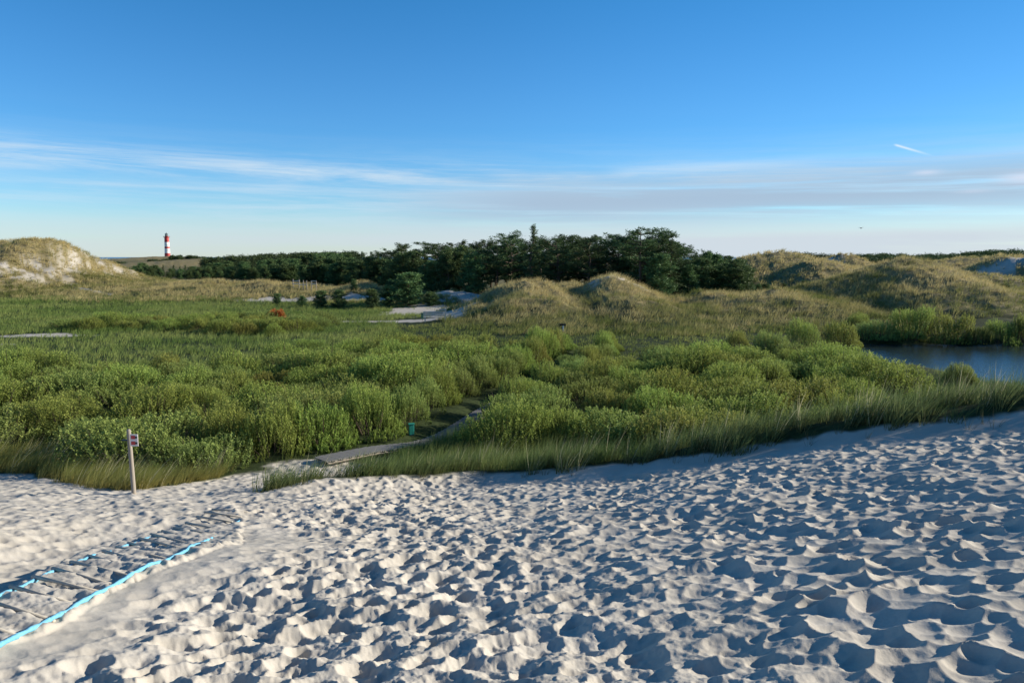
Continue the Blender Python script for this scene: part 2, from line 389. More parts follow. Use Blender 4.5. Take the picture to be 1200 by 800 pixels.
# ------------------------------------------------------------------ materials
def mat(name):
    m = bpy.data.materials.new(name); m.use_nodes = True; t = m.node_tree; t.nodes.clear()
    out = t.nodes.new('ShaderNodeOutputMaterial'); return m, t, out
def plain(name, c, rough=.8, noise=.25, scale=6, metal=0, stretch=(1, 1, 1), bump=0):
    m, t, out = mat(name)
    b = N(t, 'ShaderNodeBsdfPrincipled', i_Roughness=rough, i_Metallic=metal)
    tcn = N(t, 'ShaderNodeTexCoord'); mp = N(t, 'ShaderNodeMapping'); mp.inputs['Scale'].default_value = stretch
    L(t, tcn.outputs['Object'], mp.inputs[0])
    n = N(t, 'ShaderNodeTexNoise', i_Scale=scale, i_Detail=5, i_Roughness=.6); L(t, mp.outputs[0], n.inputs['Vector'])
    lo = tuple(q * (1 - noise) for q in c); hi = tuple(min(1, q * (1 + noise)) for q in c)
    L(t, MIX(t, n.outputs[0], lo, hi), b.inputs['Base Color'])
    if bump:
        bp = N(t, 'ShaderNodeBump', i_Strength=bump, i_Distance=.02); L(t, n.outputs[0], bp.inputs['Height']); L(t, bp.outputs[0], b.inputs['Normal'])
    L(t, b.outputs[0], out.inputs[0]); return m
def leafmat(name, tint=(1, 1, 1), trans=.35, var=.35, rough=.55, hue=.035):
    """foliage: base colour from the mesh (species, pale tips, shade painted down the willow shoots), varied plant by plant"""
    m, t, out = mat(name)
    at = N(t, 'ShaderNodeAttribute', attribute_name='Col'); oi = N(t, 'ShaderNodeObjectInfo')
    hsv = N(t, 'ShaderNodeHueSaturation')
    L(t, MATH(t, 'ADD', MATH(t, 'MULTIPLY', oi.outputs['Random'], hue), .5 - hue / 2), hsv.inputs['Hue'])
    L(t, MATH(t, 'ADD', MATH(t, 'MULTIPLY', oi.outputs['Random'], var), 1 - var / 2), hsv.inputs['Value'])
    L(t, at.outputs['Color'], hsv.inputs['Color'])
    mul = N(t, 'ShaderNodeMix', data_type='RGBA', blend_type='MULTIPLY'); mul.inputs[0].default_value = 1
    L(t, hsv.outputs[0], mul.inputs[6]); mul.inputs[7].default_value = (*tint, 1)
    d = N(t, 'ShaderNodeBsdfPrincipled', i_Roughness=rough); d.inputs['Specular IOR Level'].default_value = .08
    tr = N(t, 'ShaderNodeBsdfTranslucent'); L(t, mul.outputs[2], d.inputs['Base Color']); L(t, mul.outputs[2], tr.inputs[0])
    mx = N(t, 'ShaderNodeMixShader'); mx.inputs[0].default_value = trans
    L(t, d.outputs[0], mx.inputs[1]); L(t, tr.outputs[0], mx.inputs[2]); L(t, mx.outputs[0], out.inputs[0]); return m

def ground_material():
    m, t, out = mat('ground')
    at = N(t, 'ShaderNodeAttribute', attribute_name='Col'); sp = N(t, 'ShaderNodeSeparateColor'); L(t, at.outputs['Color'], sp.inputs[0])
    geo = N(t, 'ShaderNodeNewGeometry')
    def noise(sc, det=5, ro=.6):
        n = N(t, 'ShaderNodeTexNoise', i_Scale=sc, i_Detail=det, i_Roughness=ro); L(t, geo.outputs['Position'], n.inputs['Vector']); return n.outputs[0]
    a, b, c = noise(.9), noise(5.0), noise(60, 3)
    sand = MIX(t, RAMP(t, a, .35, .7), (.455, .42, .36), (.51, .475, .415))
    sand = MIX(t, MATH(t, 'MULTIPLY', RAMP(t, c, .35, .75), .35), sand, (.38, .35, .295))
    dry = MIX(t, RAMP(t, b, .35, .65), (.15, .125, .055), (.30, .245, .125))
    dry = MIX(t, MATH(t, 'MULTIPLY', RAMP(t, a, .5, .7), .5), dry, (.10, .11, .035))
    grn = MIX(t, RAMP(t, b, .35, .65), (.022, .034, .012), (.045, .06, .022))
    g = MIX(t, sp.outputs[1], grn, dry)
    g = MIX(t, sp.outputs[0], g, sand)
    bs = N(t, 'ShaderNodeBsdfPrincipled', i_Roughness=.95); bs.inputs['Specular IOR Level'].default_value = .1
    L(t, g, bs.inputs['Base Color'])
    bp = N(t, 'ShaderNodeBump', i_Strength=.35, i_Distance=.012)
    L(t, MATH(t, 'ADD', MATH(t, 'MULTIPLY', noise(38, 4, .7), .7), MATH(t, 'MULTIPLY', noise(140, 2), .3)), bp.inputs['Height']); L(t, bp.outputs[0], bs.inputs['Normal'])
    L(t, bs.outputs[0], out.inputs[0]); return m
M_GROUND = ground_material()
M_LEAF = leafmat('willow_leaf', trans=.36)
M_GRASS = leafmat('grass_blade', trans=.38, var=0, hue=0)
M_PINE = leafmat('pine_needle', trans=.2, var=.45, rough=.6)
M_TWIG = plain('twig_bark', (.09, .065, .045), .9)
M_BARK = plain('pine_bark', (.10, .072, .052), .95, .4, 3, bump=.4)
M_WOOD = plain('weathered_wood', (.30, .26, .21), .85, .35, 9, stretch=(1, 1, .12), bump=.3)
M_PALEWOOD = plain('pale_weathered_wood', (.50, .47, .43), .85, .2, 6, bump=.2)
M_DECK = plain('grey_deck_planks', (.17, .165, .155), .85, .25, 6, bump=.2)
M_ROPE = plain('blue_rope', (.15, .42, .58), .85, .5, 26, bump=.5)
M_RUNG = plain('rung_wood', (.44, .40, .33), .85, .35, 14, bump=.3)

# ------------------------------------------------------------------ ground
def build_ground():
    ang = np.r_[np.arange(-48, 48.0001, .09), np.arange(52, 312, 4.0)]
    rad = np.r_[np.geomspace(.3, 2.5, 30)[:-1], np.geomspace(2.5, 26, 720)[:-1], np.geomspace(26, 160, 240)[:-1], np.geomspace(160, 1800, 90)]
    A, Rr = np.meshgrid(np.radians(ang), rad); x = Rr * np.sin(A); y = Rr * np.cos(A)
    z = base_h(x, y)
    nr = int(np.searchsorted(rad, 27))
    s, d, g, dn = masks(x, y, z)
    near = s[:nr] * (Rr[:nr] < 27)
    xs, ys = x[:nr, :1068], y[:nr, :1068]
    z[:nr, :1068] += sand_detail(xs, ys) * near[:, :1068] * sstep(48 - np.abs(np.degrees(A[:nr, :1068])), 0, 1)
    lx = fbm(x * 1.2, y * 1.2, 501, 3)
    V = np.stack([x, y, z], -1).reshape(-1, 3); col = np.stack([s, d, g], -1).reshape(-1, 3)
    nR, nA = x.shape
    i = np.arange(nR - 1)[:, None]; j = np.arange(nA)[None]; j2 = (j + 1) % nA
    F = np.stack([i * nA + j, i * nA + j2, (i + 1) * nA + j2, (i + 1) * nA + j], -1).reshape(-1, 4)[:, ::-1]
    fs = s.ravel()[F].mean(1); fr = Rr.ravel()[F].mean(1)
    reg = np.zeros(len(F), int); reg[(fs > .5) & (fr < 27)] = 1
    keys = ['left', 'tan', 'centre', 'right', 'far', 'hill']
    H = np.stack([dune_h(k, x, y).ravel() for k in keys]); Hf = H[:, F[:, 0]]; bk = Hf.argmax(0); bv = Hf.max(0)
    sel = (bv > 1.0) & (reg == 0); reg[sel] = 2 + bk[sel]
    names = ['ground', 'sand'] + ['dune'] * 6
    for k in range(8):
        f = F[reg == k]
        if not len(f): continue
        u, inv = np.unique(f, return_inverse=True)
        me = new_mesh(names[k], V[u], inv.reshape(-1, 4), M_GROUND, col[u])
        o = link(names[k], me); tag(o, kind='structure')
        lab = {0: 'dark boggy floor of the dune valley', 1: 'trodden pale sand slope full of footprints in the foreground', 2: 'tall dune with bare sand streak at the left edge',
               3: 'low tan grassy dune ridge below the left forest', 4: 'grassy dune with sandy top in front of the tall pines', 5: 'broad grassy dune behind the pond',
               6: 'far dunes with a bare sand cone at the right', 7: 'distant grassy rise that carries the lighthouse'}[k]
        o['label'] = lab
    if True:
        o = bpy.data.objects.new('centre_patch', None); bpy.data.objects.remove(o)
build_ground()

# sea: a flat ring out to the horizon
m, t, out = mat('sea_water')
b = N(t, 'ShaderNodeBsdfPrincipled', i_Roughness=.25); b.inputs['Base Color'].default_value = (.03, .075, .12, 1)
geo = N(t, 'ShaderNodeNewGeometry'); nz = N(t, 'ShaderNodeTexNoise', i_Scale=.03, i_Detail=4); L(t, geo.outputs['Position'], nz.inputs['Vector'])
bp = N(t, 'ShaderNodeBump', i_Strength=.5, i_Distance=4.0); L(t, nz.outputs[0], bp.inputs['Height']); L(t, bp.outputs[0], b.inputs['Normal']); L(t, b.outputs[0], out.inputs[0])
ang = np.radians(np.arange(0, 360, 3.0)); rr = np.array([1350, 2500, 5000, 12000, 40000, 80000.])
V = np.array([(r * math.sin(a), r * math.cos(a), -3.0) for r in rr for a in ang]); na = len(ang)
F = [(i * na + (j + 1) % na, i * na + j, (i + 1) * na + j, (i + 1) * na + (j + 1) % na) for i in range(len(rr) - 1) for j in range(na)]
tag(link('sea', new_mesh('sea', V, np.array(F), m)), 'thin line of blue sea at the horizon beside the lighthouse', kind='structure')
# pond
m, t, out = mat('pond_water')
b = N(t, 'ShaderNodeBsdfPrincipled', i_Roughness=.06); b.inputs['Base Color'].default_value = (.02, .03, .03, 1)
geo = N(t, 'ShaderNodeNewGeometry'); mp = N(t, 'ShaderNodeMapping'); mp.inputs['Scale'].default_value = (1.2, 2.6, 1); L(t, geo.outputs['Position'], mp.inputs[0])
nz = N(t, 'ShaderNodeTexNoise', i_Scale=1.6, i_Detail=4, i_Roughness=.6); L(t, mp.outputs[0], nz.inputs['Vector'])
bp = N(t, 'ShaderNodeBump', i_Strength=.5, i_Distance=.08); L(t, nz.outputs[0], bp.inputs['Height']); L(t, bp.outputs[0], b.inputs['Normal']); L(t, b.outputs[0], out.inputs[0])
gx, gy = np.linspace(22, 94, 40), np.linspace(38, 70, 20)
V = np.array([(a, c, WATER_Z) for c in gy for a in gx]); F = np.array([(j * 40 + i, j * 40 + i + 1, (j + 1) * 40 + i + 1, (j + 1) * 40 + i) for j in range(19) for i in range(39)])
tag(link('water', new_mesh('water', V, F, m)), 'still pond reflecting the sky behind the grassy bank', kind='structure')

# ------------------------------------------------------------------ grass
def blades(P, n, h, w, lean, col, jit=.12, spread=.6, seg=3, tipcol=None, hvar=.35, curl=.5):
    """P: tuft feet (N,3); n blades each; lean (x,y) wind bend; col (N,3) or (3,). Returns V,F,C"""
    g = RNG; P = np.repeat(P, n, 0); M = len(P)
    if M == 0: return np.zeros((0, 3)), np.zeros((0, 4), int), np.zeros((0, 3))
    col = np.repeat(np.broadcast_to(col, (M // n, 3)), n, 0) * (1 + .5 * (g.random((M, 1)) - .5))
    h = np.repeat(np.broadcast_to(h, (M // n,)), n) * (1 - hvar + 2 * hvar * g.random(M) * .8)
    a = g.random(M) * 6.283; rr = jit * np.sqrt(g.random(M))
    base = P + np.stack([rr * np.cos(a), rr * np.sin(a), np.full(M, -.04)], 1)
    d0 = np.stack([spread * np.cos(a) * g.random(M) + lean[0] * .5, spread * np.sin(a) * g.random(M) + lean[1] * .5, np.ones(M)], 1)
    d0 /= np.linalg.norm(d0, axis=1)[:, None]
    bend = np.stack([lean[0] + curl * spread * np.cos(a), lean[1] + curl * spread * np.sin(a), -.25 * np.ones(M)], 1) * (.4 + .8 * g.random((M, 1)))
    b = g.random(M) * 6.283; side = np.stack([np.cos(b), np.sin(b), np.zeros(M)], 1) * (np.broadcast_to(w, (M,)) / 2)[:, None]
    V = []; CC = []
    for k in range(seg + 1):
        t = k / seg; p = base + d0 * (h * t)[:, None] + bend * (h * t * t * .55)[:, None]; ww = (1 - t) ** .7 * .92 + .08
        V += [p - side * ww, p + side * ww]
        c = col if tipcol is None else col * t + np.asarray(tipcol) * (1 - t)
        CC += [c, c]
    V = np.stack(V, 1).reshape(-1, 3); CC = np.stack(CC, 1).reshape(-1, 3); o = np.arange(M)[:, None, None] * (2 * (seg + 1))
    q = np.array([[2 * k, 2 * k + 1, 2 * k + 3, 2 * k + 2] for k in range(seg)])[None]
    return V, (o + q).reshape(-1, 4), CC
def join(parts):
    V = []; F = []; K = []; n = 0
    for v, f, c in parts:
        if len(v): V.append(v); F.append(f + n); K.append(c); n += len(v)
    return np.concatenate(V), np.concatenate(F), np.concatenate(K)
def stuff(name, parts, m, label):
    V, F, K = join(parts); return tag(link(name, new_mesh(name, V, F, m, K)), label, kind='stuff')
def scatter(x0, x1, y0, y1, dens):
    n = int((x1 - x0) * (y1 - y0) * dens); x = RNG.uniform(x0, x1, n); y = RNG.uniform(y0, y1, n)
    k = np.abs(x) < .80 * y + 4; return x[k], y[k]
def at_ground(x, y): return np.stack([x, y, ground_z(x, y)], 1)
WIND = (.42, .10)

# marram along the bank in front
x, y = scatter(-6.2, 20, 12.5, 25, 24)
ry = ridge_y(x); e = edge_y(x); nn = fbm(x * .8, y * .8, 601, 3)
back = pl(x, [-6, -3, 0, 3, 8, 14, 30], [1.0, 2.0, 2.4, 1.3, 1.5, 2.2, 2.5])
n4 = fbm(x * 1.9, y * 1.9, 605, 3)
keep = (y > e - .15 + .9 * nn + .7 * n4) & (y < ry + back + .8 * nn) & (RNG.random(len(x)) < .10 + .95 * sstep(n4, -.25, .2))
x, y = x[keep], y[keep]; P = at_ground(x, y)
v = np.clip(RNG.random((len(x), 1)) + .9 * n4[keep][:, None], 0, 1); pc = np.array([.065, .135, .045]) * (1 - v) + np.array([.22, .28, .10]) * v
hh = pl(x, [-5.4, -4, 0, 4, 10, 20], [.55, .72, .75, .70, .72, .72]) * (.7 + .45 * RNG.random(len(x)) + .45 * n4[keep])
bank_parts = [blades(P, 24, hh, .013, WIND, pc, .14, .5, 3, (.12, .13, .05))]
k = RNG.random(len(x)) < .16
bank_parts.append(blades(P[k], 5, hh[k] * 1.3, .014, (.3, .1), np.array([.46, .42, .25]), .12, .3, 3))
# straggling tufts on the face of the bank
x, y = scatter(-5, 15, 12.5, 22, 4.0); d = edge_y(x) - y; k = (d > -.3) & (d < 1.15 * RNG.random(len(x)) ** 1.6) & (RNG.random(len(x)) < .75)
bank_parts.append(blades(at_ground(x[k], y[k]), 9, .40, .009, (.2, -.15), np.array([.09, .11, .045]), .07, .6, 3, (.17, .13, .06)))
stuff('beach_grass', bank_parts, M_GRASS, 'long beach grass along the bank at the top of the sand')
# marram at the left edge of the sand, golden at its foot
x, y = scatter(-20, -8.6, 18, 25.5, 22); e = edge_y(x); nn = fbm(x * .7, y * .7, 611, 3)
n5 = fbm(x * 2, y * 2, 615, 3); keep = (y > e - .1 + .5 * nn + .5 * n5) & (y < e + 2.2 + .8 * nn) & (x < -8.9 - .4 * (y - 18) * 0)
x, y = x[keep], y[keep]; P = at_ground(x, y); v = RNG.random((len(x), 1))
stuff('beach_grass', [blades(P, 26, .62 * (.75 + .5 * RNG.random(len(x))), .010, (.62, .10), np.array([.14, .20, .05]) * (1 - v) + np.array([.30, .31, .09]) * v, .16, .45, 3, (.30, .25, .08)),
                      blades(P[::10], 5, .95, .016, (.6, .15), np.array([.50, .46, .28]), .1, .3, 3)],
      M_GRASS, 'wind-swept beach grass with golden feet left of the signpost')

# dune grass
def dune_tufts(name, keys, box, dens, label, hgt=.62, nb=8, w=.035, straw=.5, seg=2):
    x, y = scatter(*box, dens); z = ground_z(x, y); s, d, g, dn = masks(x, y, z)
    hk = sum(dune_h(k, x, y) for k in keys)
    n = fbm(x * .35, y * .35, 701, 3); cl = fbm(x * 1.1, y * 1.1, 711, 2)
    keep = (hk > .25) & (RNG.random(len(x)) < (1 - .93 * s) * (.45 + .9 * sstep(cl, -.25, .25)))
    x, y, z, n, hk = x[keep], y[keep], z[keep], n[keep], hk[keep]
    f = np.clip(straw + .9 * n + .22 * (np.minimum(hk, 4) - 2.2) + .35 * (RNG.random(len(x)) - .5), 0, 1)[:, None]
    c = np.array([.16, .185, .050]) * (1 - f) + np.array([.52, .43, .20]) * f
    return stuff(name, [blades(np.stack([x, y, z], 1), nb, hgt * (.7 + .6 * RNG.random(len(x))), w, (.35, .0), c, .22, .6, seg)], M_GRASS, label)
dune_tufts('dune_grass', ['centre'], (-18, 54, 60, 108), 6.0, 'straw and olive dune grass on the dune before the tall pines', straw=.66)
dune_tufts('dune_grass', ['right'], (28, 110, 70, 112), 5.0, 'olive dune grass on the broad dune behind the pond', straw=.42)
dune_tufts('dune_grass', ['left'], (-130, -60, 100, 172), 4.0, 'dry dune grass on the tall left dune', w=.05, straw=.5)
dune_tufts('dune_grass', ['tan', 'path'], (-80, 4, 104, 150), 4.5, 'pale straw-coloured dune grass on the low ridge below the left forest', w=.05, straw=1.0)
dune_tufts('dune_grass', ['far'], (28, 190, 125, 260), 1.6, 'dune grass on the far dunes at the right', hgt=.8, w=.09, straw=.5, nb=7)

# reeds and meadow at the left and around the feet of the dunes
def meadow(name, box, dens, fn, label, hgt=.75, nb=7, w=.03, cols=((.145, .215, .052), (.285, .33, .10)), lean=(.3, 0), seg=2, spread=.4):
    x, y = scatter(*box, dens); keep = fn(x, y); x, y = x[keep], y[keep]; z = ground_z(x, y); s, d, g, dn = masks(x, y, z)
    keep = (RNG.random(len(x)) > s * .97) & (pond_depth(x, y) < .2); x, y, z = x[keep], y[keep], z[keep]
    n = fbm(x * .22, y * .22, 801, 3); f = np.clip(.5 + 1.1 * n + .4 * (RNG.random(len(x)) - .5), 0, 1)[:, None]
    c = np.array(cols[0]) * (1 - f) + np.array(cols[1]) * f
    hh = hgt * (.65 + .5 * RNG.random(len(x)) + .5 * fbm(x * .3, y * .3, 811, 2))
    return stuff(name, [blades(np.stack([x, y, z], 1), nb, hh, w, lean, c, .2, spread, seg)], M_GRASS, label)
def left_zone(x, y): return ((x < -9 - .18 * np.maximum(y - 60, 0)) | (y > 82)) & (dune_h('left', x, y) + dune_h('tan', x, y) < .5) & (y < 117) & (y > 40 + 5 * fbm(x * .1, y * .1, 5, 2))
BOARD = np.array([(-6.2, 23.6), (-4.3, 25.6), (-2.7, 29.2), (-.6, 36), (2.6, 45), (5.2, 54), (5.9, 56.5)])
BR = resample(BOARD, 160)
def board_dist(x, y):
    d = np.full(np.shape(x), 99.)
    for i in range(0, len(BR) - 1):
        d = np.minimum(d, np.hypot(x - BR[i, 0], y - BR[i, 1]))
    return d
meadow('reed_bed', (-100, -8, 40, 122), 5.5, left_zone, 'soft green reeds and grass in the left half of the valley', hgt=.50, nb=7, w=.035)
meadow('low_grass', (-14, 75, 48, 82), 4.5, lambda x, y: (dune_h('centre', x, y) + dune_h('right', x, y) < .45) & (board_dist(x, y) > .8) & (np.hypot((x + 8) / 6, (y - 80) / 6) > 1),
       'low light green growth at the foot of the middle dunes', hgt=.36, nb=7, w=.035, cols=((.14, .19, .045), (.29, .31, .09)))
meadow('low_grass', (-50, 25, 21.5, 48), 2.6, lambda x, y: (y > edge_y(x) + .6) & (board_dist(x, y) > 1.0), 'tangled undergrowth between the willow bushes', hgt=.38, nb=6, w=.022,
       cols=((.055, .09, .026), (.11, .145, .045)))
meadow('low_grass', (-4, 5.5, 19, 29), 22, lambda x, y: (y > ridge_y(x) - .2) & (board_dist(x, y) > .6) & (x > np.interp(y, BOARD[:, 1], BOARD[:, 0])), 'light green grass where the bank dips in the middle', hgt=.6, nb=16, w=.012,
       cols=((.11, .175, .05), (.21, .25, .08)), seg=3)
meadow('shore_grass', (10, 60, 17, 44), 8.0, lambda x, y: (x / y > .42) & (y > edge_y(x) + 2) & (y < 44 + 2 * np.sin(x)), 'rushes along the near shore of the pond', hgt=.45, nb=9, w=.022, cols=((.10, .16, .05), (.22, .26, .09)))

# ------------------------------------------------------------------ willow shrubs
def leaves(P, D, ln, wd, col):
    """rhombus leaves at P pointing along D"""
    M = len(P); D = D / np.linalg.norm(D, axis=1)[:, None]
    r = RNG.normal(size=(M, 3)); S = np.cross(D, r); S /= np.linalg.norm(S, axis=1)[:, None] + 1e-9
    ln = np.broadcast_to(ln, (M,))[:, None]; wd = np.broadcast_to(wd, (M,))[:, None]
    V = np.stack([P, P + D * ln * .5 + S * wd * .5, P + D * ln, P + D * ln * .5 - S * wd * .5], 1).reshape(-1, 3)
    F = np.arange(4 * M).reshape(-1, 4); return V, F, np.repeat(np.broadcast_to(col, (M, 3)), 4, 0)
def shrub_mesh(name, rx, ry, h, nsh, nl, ln, wd, ca, cb, seed, lumps=5, lift=.1):
    g = np.random.default_rng(seed)
    # lumpy dome height
    lx = g.uniform(-.55, .55, lumps); ly = g.uniform(-.55, .55, lumps); lh = g.uniform(.72, 1.05, lumps); lr = g.uniform(.38, .62, lumps)
    a = g.random(nsh) * 6.283; q = np.sqrt(g.random(nsh)) * 1.05; u, w = q * np.cos(a), q * np.sin(a)
    top = np.zeros(nsh)
    for i in range(lumps):
        d2 = ((u - lx[i]) ** 2 + (w - ly[i]) ** 2) / lr[i] ** 2; top = np.maximum(top, lh[i] * np.sqrt(np.clip(1 - d2 * .62, 0, 1)))
    top = np.maximum(top, .42 * np.sqrt(np.clip(1.12 - q * q, 0.02, 1)))
    top = h * top * (.91 + .18 * g.random(nsh))
    low = np.clip(top - (.55 + .35 * g.random(nsh)) * h * .62, .05, None)
    tipx, tipy = u * rx, w * ry
    ax = np.stack([u * .35 + g.normal(0, .16, nsh), w * .35 + g.normal(0, .16, nsh), np.ones(nsh)], 1)
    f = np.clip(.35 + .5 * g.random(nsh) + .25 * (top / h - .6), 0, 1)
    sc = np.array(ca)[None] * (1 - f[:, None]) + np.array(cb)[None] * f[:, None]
    t = (np.arange(nl)[None] + g.random((nsh, nl))) / nl
    zz = low[:, None] + (top - low)[:, None] * t
    back = (top[:, None] - zz)
    Px = tipx[:, None] - ax[:, 0:1] * back; Py = tipy[:, None] - ax[:, 1:2] * back
    P = np.stack([Px, Py, zz], -1).reshape(-1, 3)
    b = g.random(nsh * nl) * 6.283; up = .35 + .9 * g.random(nsh * nl)
    D = np.stack([np.cos(b), np.sin(b), up], 1) + np.repeat(ax, nl, 0) * .3
    shoot_shade = (.55 + .62 * t).reshape(-1, 1)                       # young tips paler; shade inside the bush painted into the lower leaves
    cc = np.repeat(sc, nl, 0) * shoot_shade * (.85 + .3 * g.random((nsh * nl, 1)))
    global RNG
    V, F, K = leaves(P, D, ln * (.7 + .6 * g.random(nsh * nl)), wd * (.8 + .4 * g.random(nsh * nl)), cc)
    # stems
    ns = 46; idx = g.choice(nsh, ns); V2 = []; F2 = []; n0 = len(V)
    for i in idx:
        p0 = np.array([tipx[i] * .35, tipy[i] * .35, -.1]); p2 = np.array([tipx[i], tipy[i], top[i] + (.16 if g.random() < .22 else -.05)]); p1 = (p0 + p2) / 2 + np.array([tipx[i] * .15, tipy[i] * .15, 0])
        for (qa, qb, r1, r2) in ((p0, p1, .018, .012), (p1, p2, .012, .005)):
            o = n0 + len(V2)
            for pp, rr_ in ((qa, r1), (qb, r2)):
                for k in range(4): V2.append(pp + rr_ * np.array([math.cos(k * 1.571), math.sin(k * 1.571), 0]))
            F2 += [(o + k, o + (k + 1) % 4, o + 4 + (k + 1) % 4, o + 4 + k) for k in range(4)]
    V = np.concatenate([V, np.array(V2)]); mi = np.r_[np.zeros(len(F), int), np.ones(len(F2), int)]
    F = np.concatenate([F, np.array(F2)]); K = np.concatenate([K, np.tile([.08, .06, .04], (len(V2), 1))])
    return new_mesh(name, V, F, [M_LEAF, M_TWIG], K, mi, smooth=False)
G1, G2 = (.100, .158, .034), (.325, .380, .085)
G3, G4 = (.108, .165, .048), (.300, .355, .098)
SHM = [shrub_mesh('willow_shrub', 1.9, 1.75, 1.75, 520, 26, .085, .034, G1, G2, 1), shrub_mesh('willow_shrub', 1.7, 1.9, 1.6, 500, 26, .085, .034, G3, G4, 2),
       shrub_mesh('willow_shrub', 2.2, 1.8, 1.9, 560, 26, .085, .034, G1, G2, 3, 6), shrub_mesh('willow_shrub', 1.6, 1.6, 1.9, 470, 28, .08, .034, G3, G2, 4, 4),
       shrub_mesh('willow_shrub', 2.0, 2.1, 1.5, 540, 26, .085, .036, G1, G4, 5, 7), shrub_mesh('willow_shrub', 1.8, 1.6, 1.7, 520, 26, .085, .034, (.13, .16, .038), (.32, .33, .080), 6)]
def place_all():
    g = np.random.default_rng(5); pts = []
    def ok(x, y, gap):
        for (a, b, c) in pts:
            if (a - x) ** 2 + (b - y) ** 2 < ((gap + c) / 2) ** 2: return False
        return True
    def fill(n, fn, gap, box, tries=9000):
        c = 0; T = 0
        while c < n and T < tries:
            T += 1; x = g.uniform(box[0], box[1]); y = g.uniform(box[2], box[3])
            if not fn(x, y): continue
            if ok(x, y, gap): pts.append((x, y, gap)); c += 1
        return c
    def inview(x, y): return abs(x) < .74 * y + 1.5
    def base(x, y): return inview(x, y) and board_dist(np.array(x), np.array(y)) > (2.9 if y < 55 else 1.5) and float(pond_depth(np.array(x), np.array(y))) < -.9 and not (x / y > .52 and y > 21) and not (x / y > .45 and y > 38)
    def zone_a(x, y):
        e = float(edge_y(np.array(x))); lim = e + (3.2 if x < -8.5 else (2.0 if x < -4.5 else 3.8 + .25 * max(x, 0)))
        bx = float(np.interp(y, BOARD[:, 1], BOARD[:, 0]))
        if bx < x < 4.0 and y < 26.5: return False
        return base(x, y) and lim < y < 42
    zone_b = lambda x, y: base(x, y) and 42 <= y < (46.5 if x > 5 else 54) + 2 * math.sin(x * .7) and x > -13 + 2.5 * math.sin(y)
    zone_c = lambda x, y: base(x, y) and (69 if x < -28 else 64) < y < (77 if x < -14 else 71) and -42 < x < 2 and not (x > -20 and y > 66)
    zone_d = lambda x, y: base(x, y) and 50 < y < 55 and 9 < x < 26
    for q in ((-8.3, 25.2), (-7.0, 26.3), (-9.9, 25.6)): pts.append((*q, 1.7))
    for yy in np.arange(27.9, 54, 2.1):
        xx = float(np.interp(yy, BOARD[:, 1], BOARD[:, 0])); pts.append((xx - 2.25 + g.uniform(-.15, .15), yy + g.uniform(-.4, .4), 1.9))
        if yy > 30: pts.append((xx + 2.2 + g.uniform(-.15, .15), yy + .9 + g.uniform(-.4, .4), 1.9))
    n0 = len(pts)
    n1 = fill(150, zone_a, 2.25, (-32, 32, 20, 42)); n2 = fill(75, zone_b, 2.35, (-16, 28, 42, 60)); n3 = fill(55, zone_c, 2.3, (-45, 10, 66, 77)); n4 = fill(10, zone_d, 2.6, (5, 25, 57, 65))
    tagsL = ['p'] * n0 + ['a'] * n1 + ['b'] * n2 + ['c'] * n3 + ['d'] * n4
    print('shrubs', n1, n2, n3, n4)
    lab = {('p', 0): 'low willow bush right along the left edge of the boardwalk', ('p', 1): 'low willow bush right along the right edge of the boardwalk', ('a', 0): 'dense willow bush in the thicket left of the boardwalk, nearest the sand', ('a', 1): 'rounded willow bush right of the boardwalk, behind the grassy bank',
           ('b', 0): 'willow bush in the middle of the thicket, left of the dark boardwalk gap', ('b', 1): 'willow bush in the middle of the thicket between boardwalk gap and pond',
           ('c', 0): 'dark low bush in the hedge-like row at the back of the green valley', ('c', 1): 'dark low bush in the hedge-like row at the back of the green valley',
           ('d', 0): 'bush at the foot of the middle dune', ('d', 1): 'bush at the foot of the middle dune'}
    grp = {('p', 0): 'bushes along the left boardwalk edge', ('p', 1): 'bushes along the right boardwalk edge', ('a', 0): 'bushes left of the boardwalk', ('a', 1): 'bushes right of the boardwalk', ('b', 0): 'bushes in the middle left', ('b', 1): 'bushes in the middle right',
           ('c', 0): 'back row of bushes', ('c', 1): 'back row of bushes', ('d', 0): 'bushes at the dune foot', ('d', 1): 'bushes at the dune foot'}
    for i, ((x, y, gap), tg) in enumerate(zip(pts, tagsL)):
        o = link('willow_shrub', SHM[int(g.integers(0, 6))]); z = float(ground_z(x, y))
        s = g.choice([g.uniform(.68, .95), g.uniform(.9, 1.15), g.uniform(1.1, 1.4)]); hz = s ** .6 * g.uniform(.68, .98)
        if tg == 'c': hz *= (.85 if x < -20 else .5)
        if tg == 'p': s = g.uniform(.58, .72)
        if tg == 'p' and y < 27: s = .74
        if tg == 'd': s *= .8; hz *= .55
        bd = float(board_dist(np.array(x), np.array(y))); bx0 = float(np.interp(y, BOARD[:, 1], BOARD[:, 0]))
        if bd < 4.5 and y > 26 and x > bx0: hz = min(hz, .92); s = min(s, .95)
        if bd < 4 and x < bx0: hz = max(hz, 1.05) if tg != 'p' else g.uniform(.95, 1.12); s = min(s, .95)
        if tg == 'b' and y > 47: hz *= .75
        if tg == 'a' and x < -9: hz *= .95
        # low ones close to the bank
        o.location = (x, y, z - .05); o.rotation_euler = (0, 0, g.uniform(0, 6.28)); o.scale = (s, s, hz)
        bx = float(np.interp(y, BOARD[:, 1], BOARD[:, 0])); side = int(x > bx)
        tag(o, lab[(tg, side)], 'bush', grp[(tg, side)])
place_all()
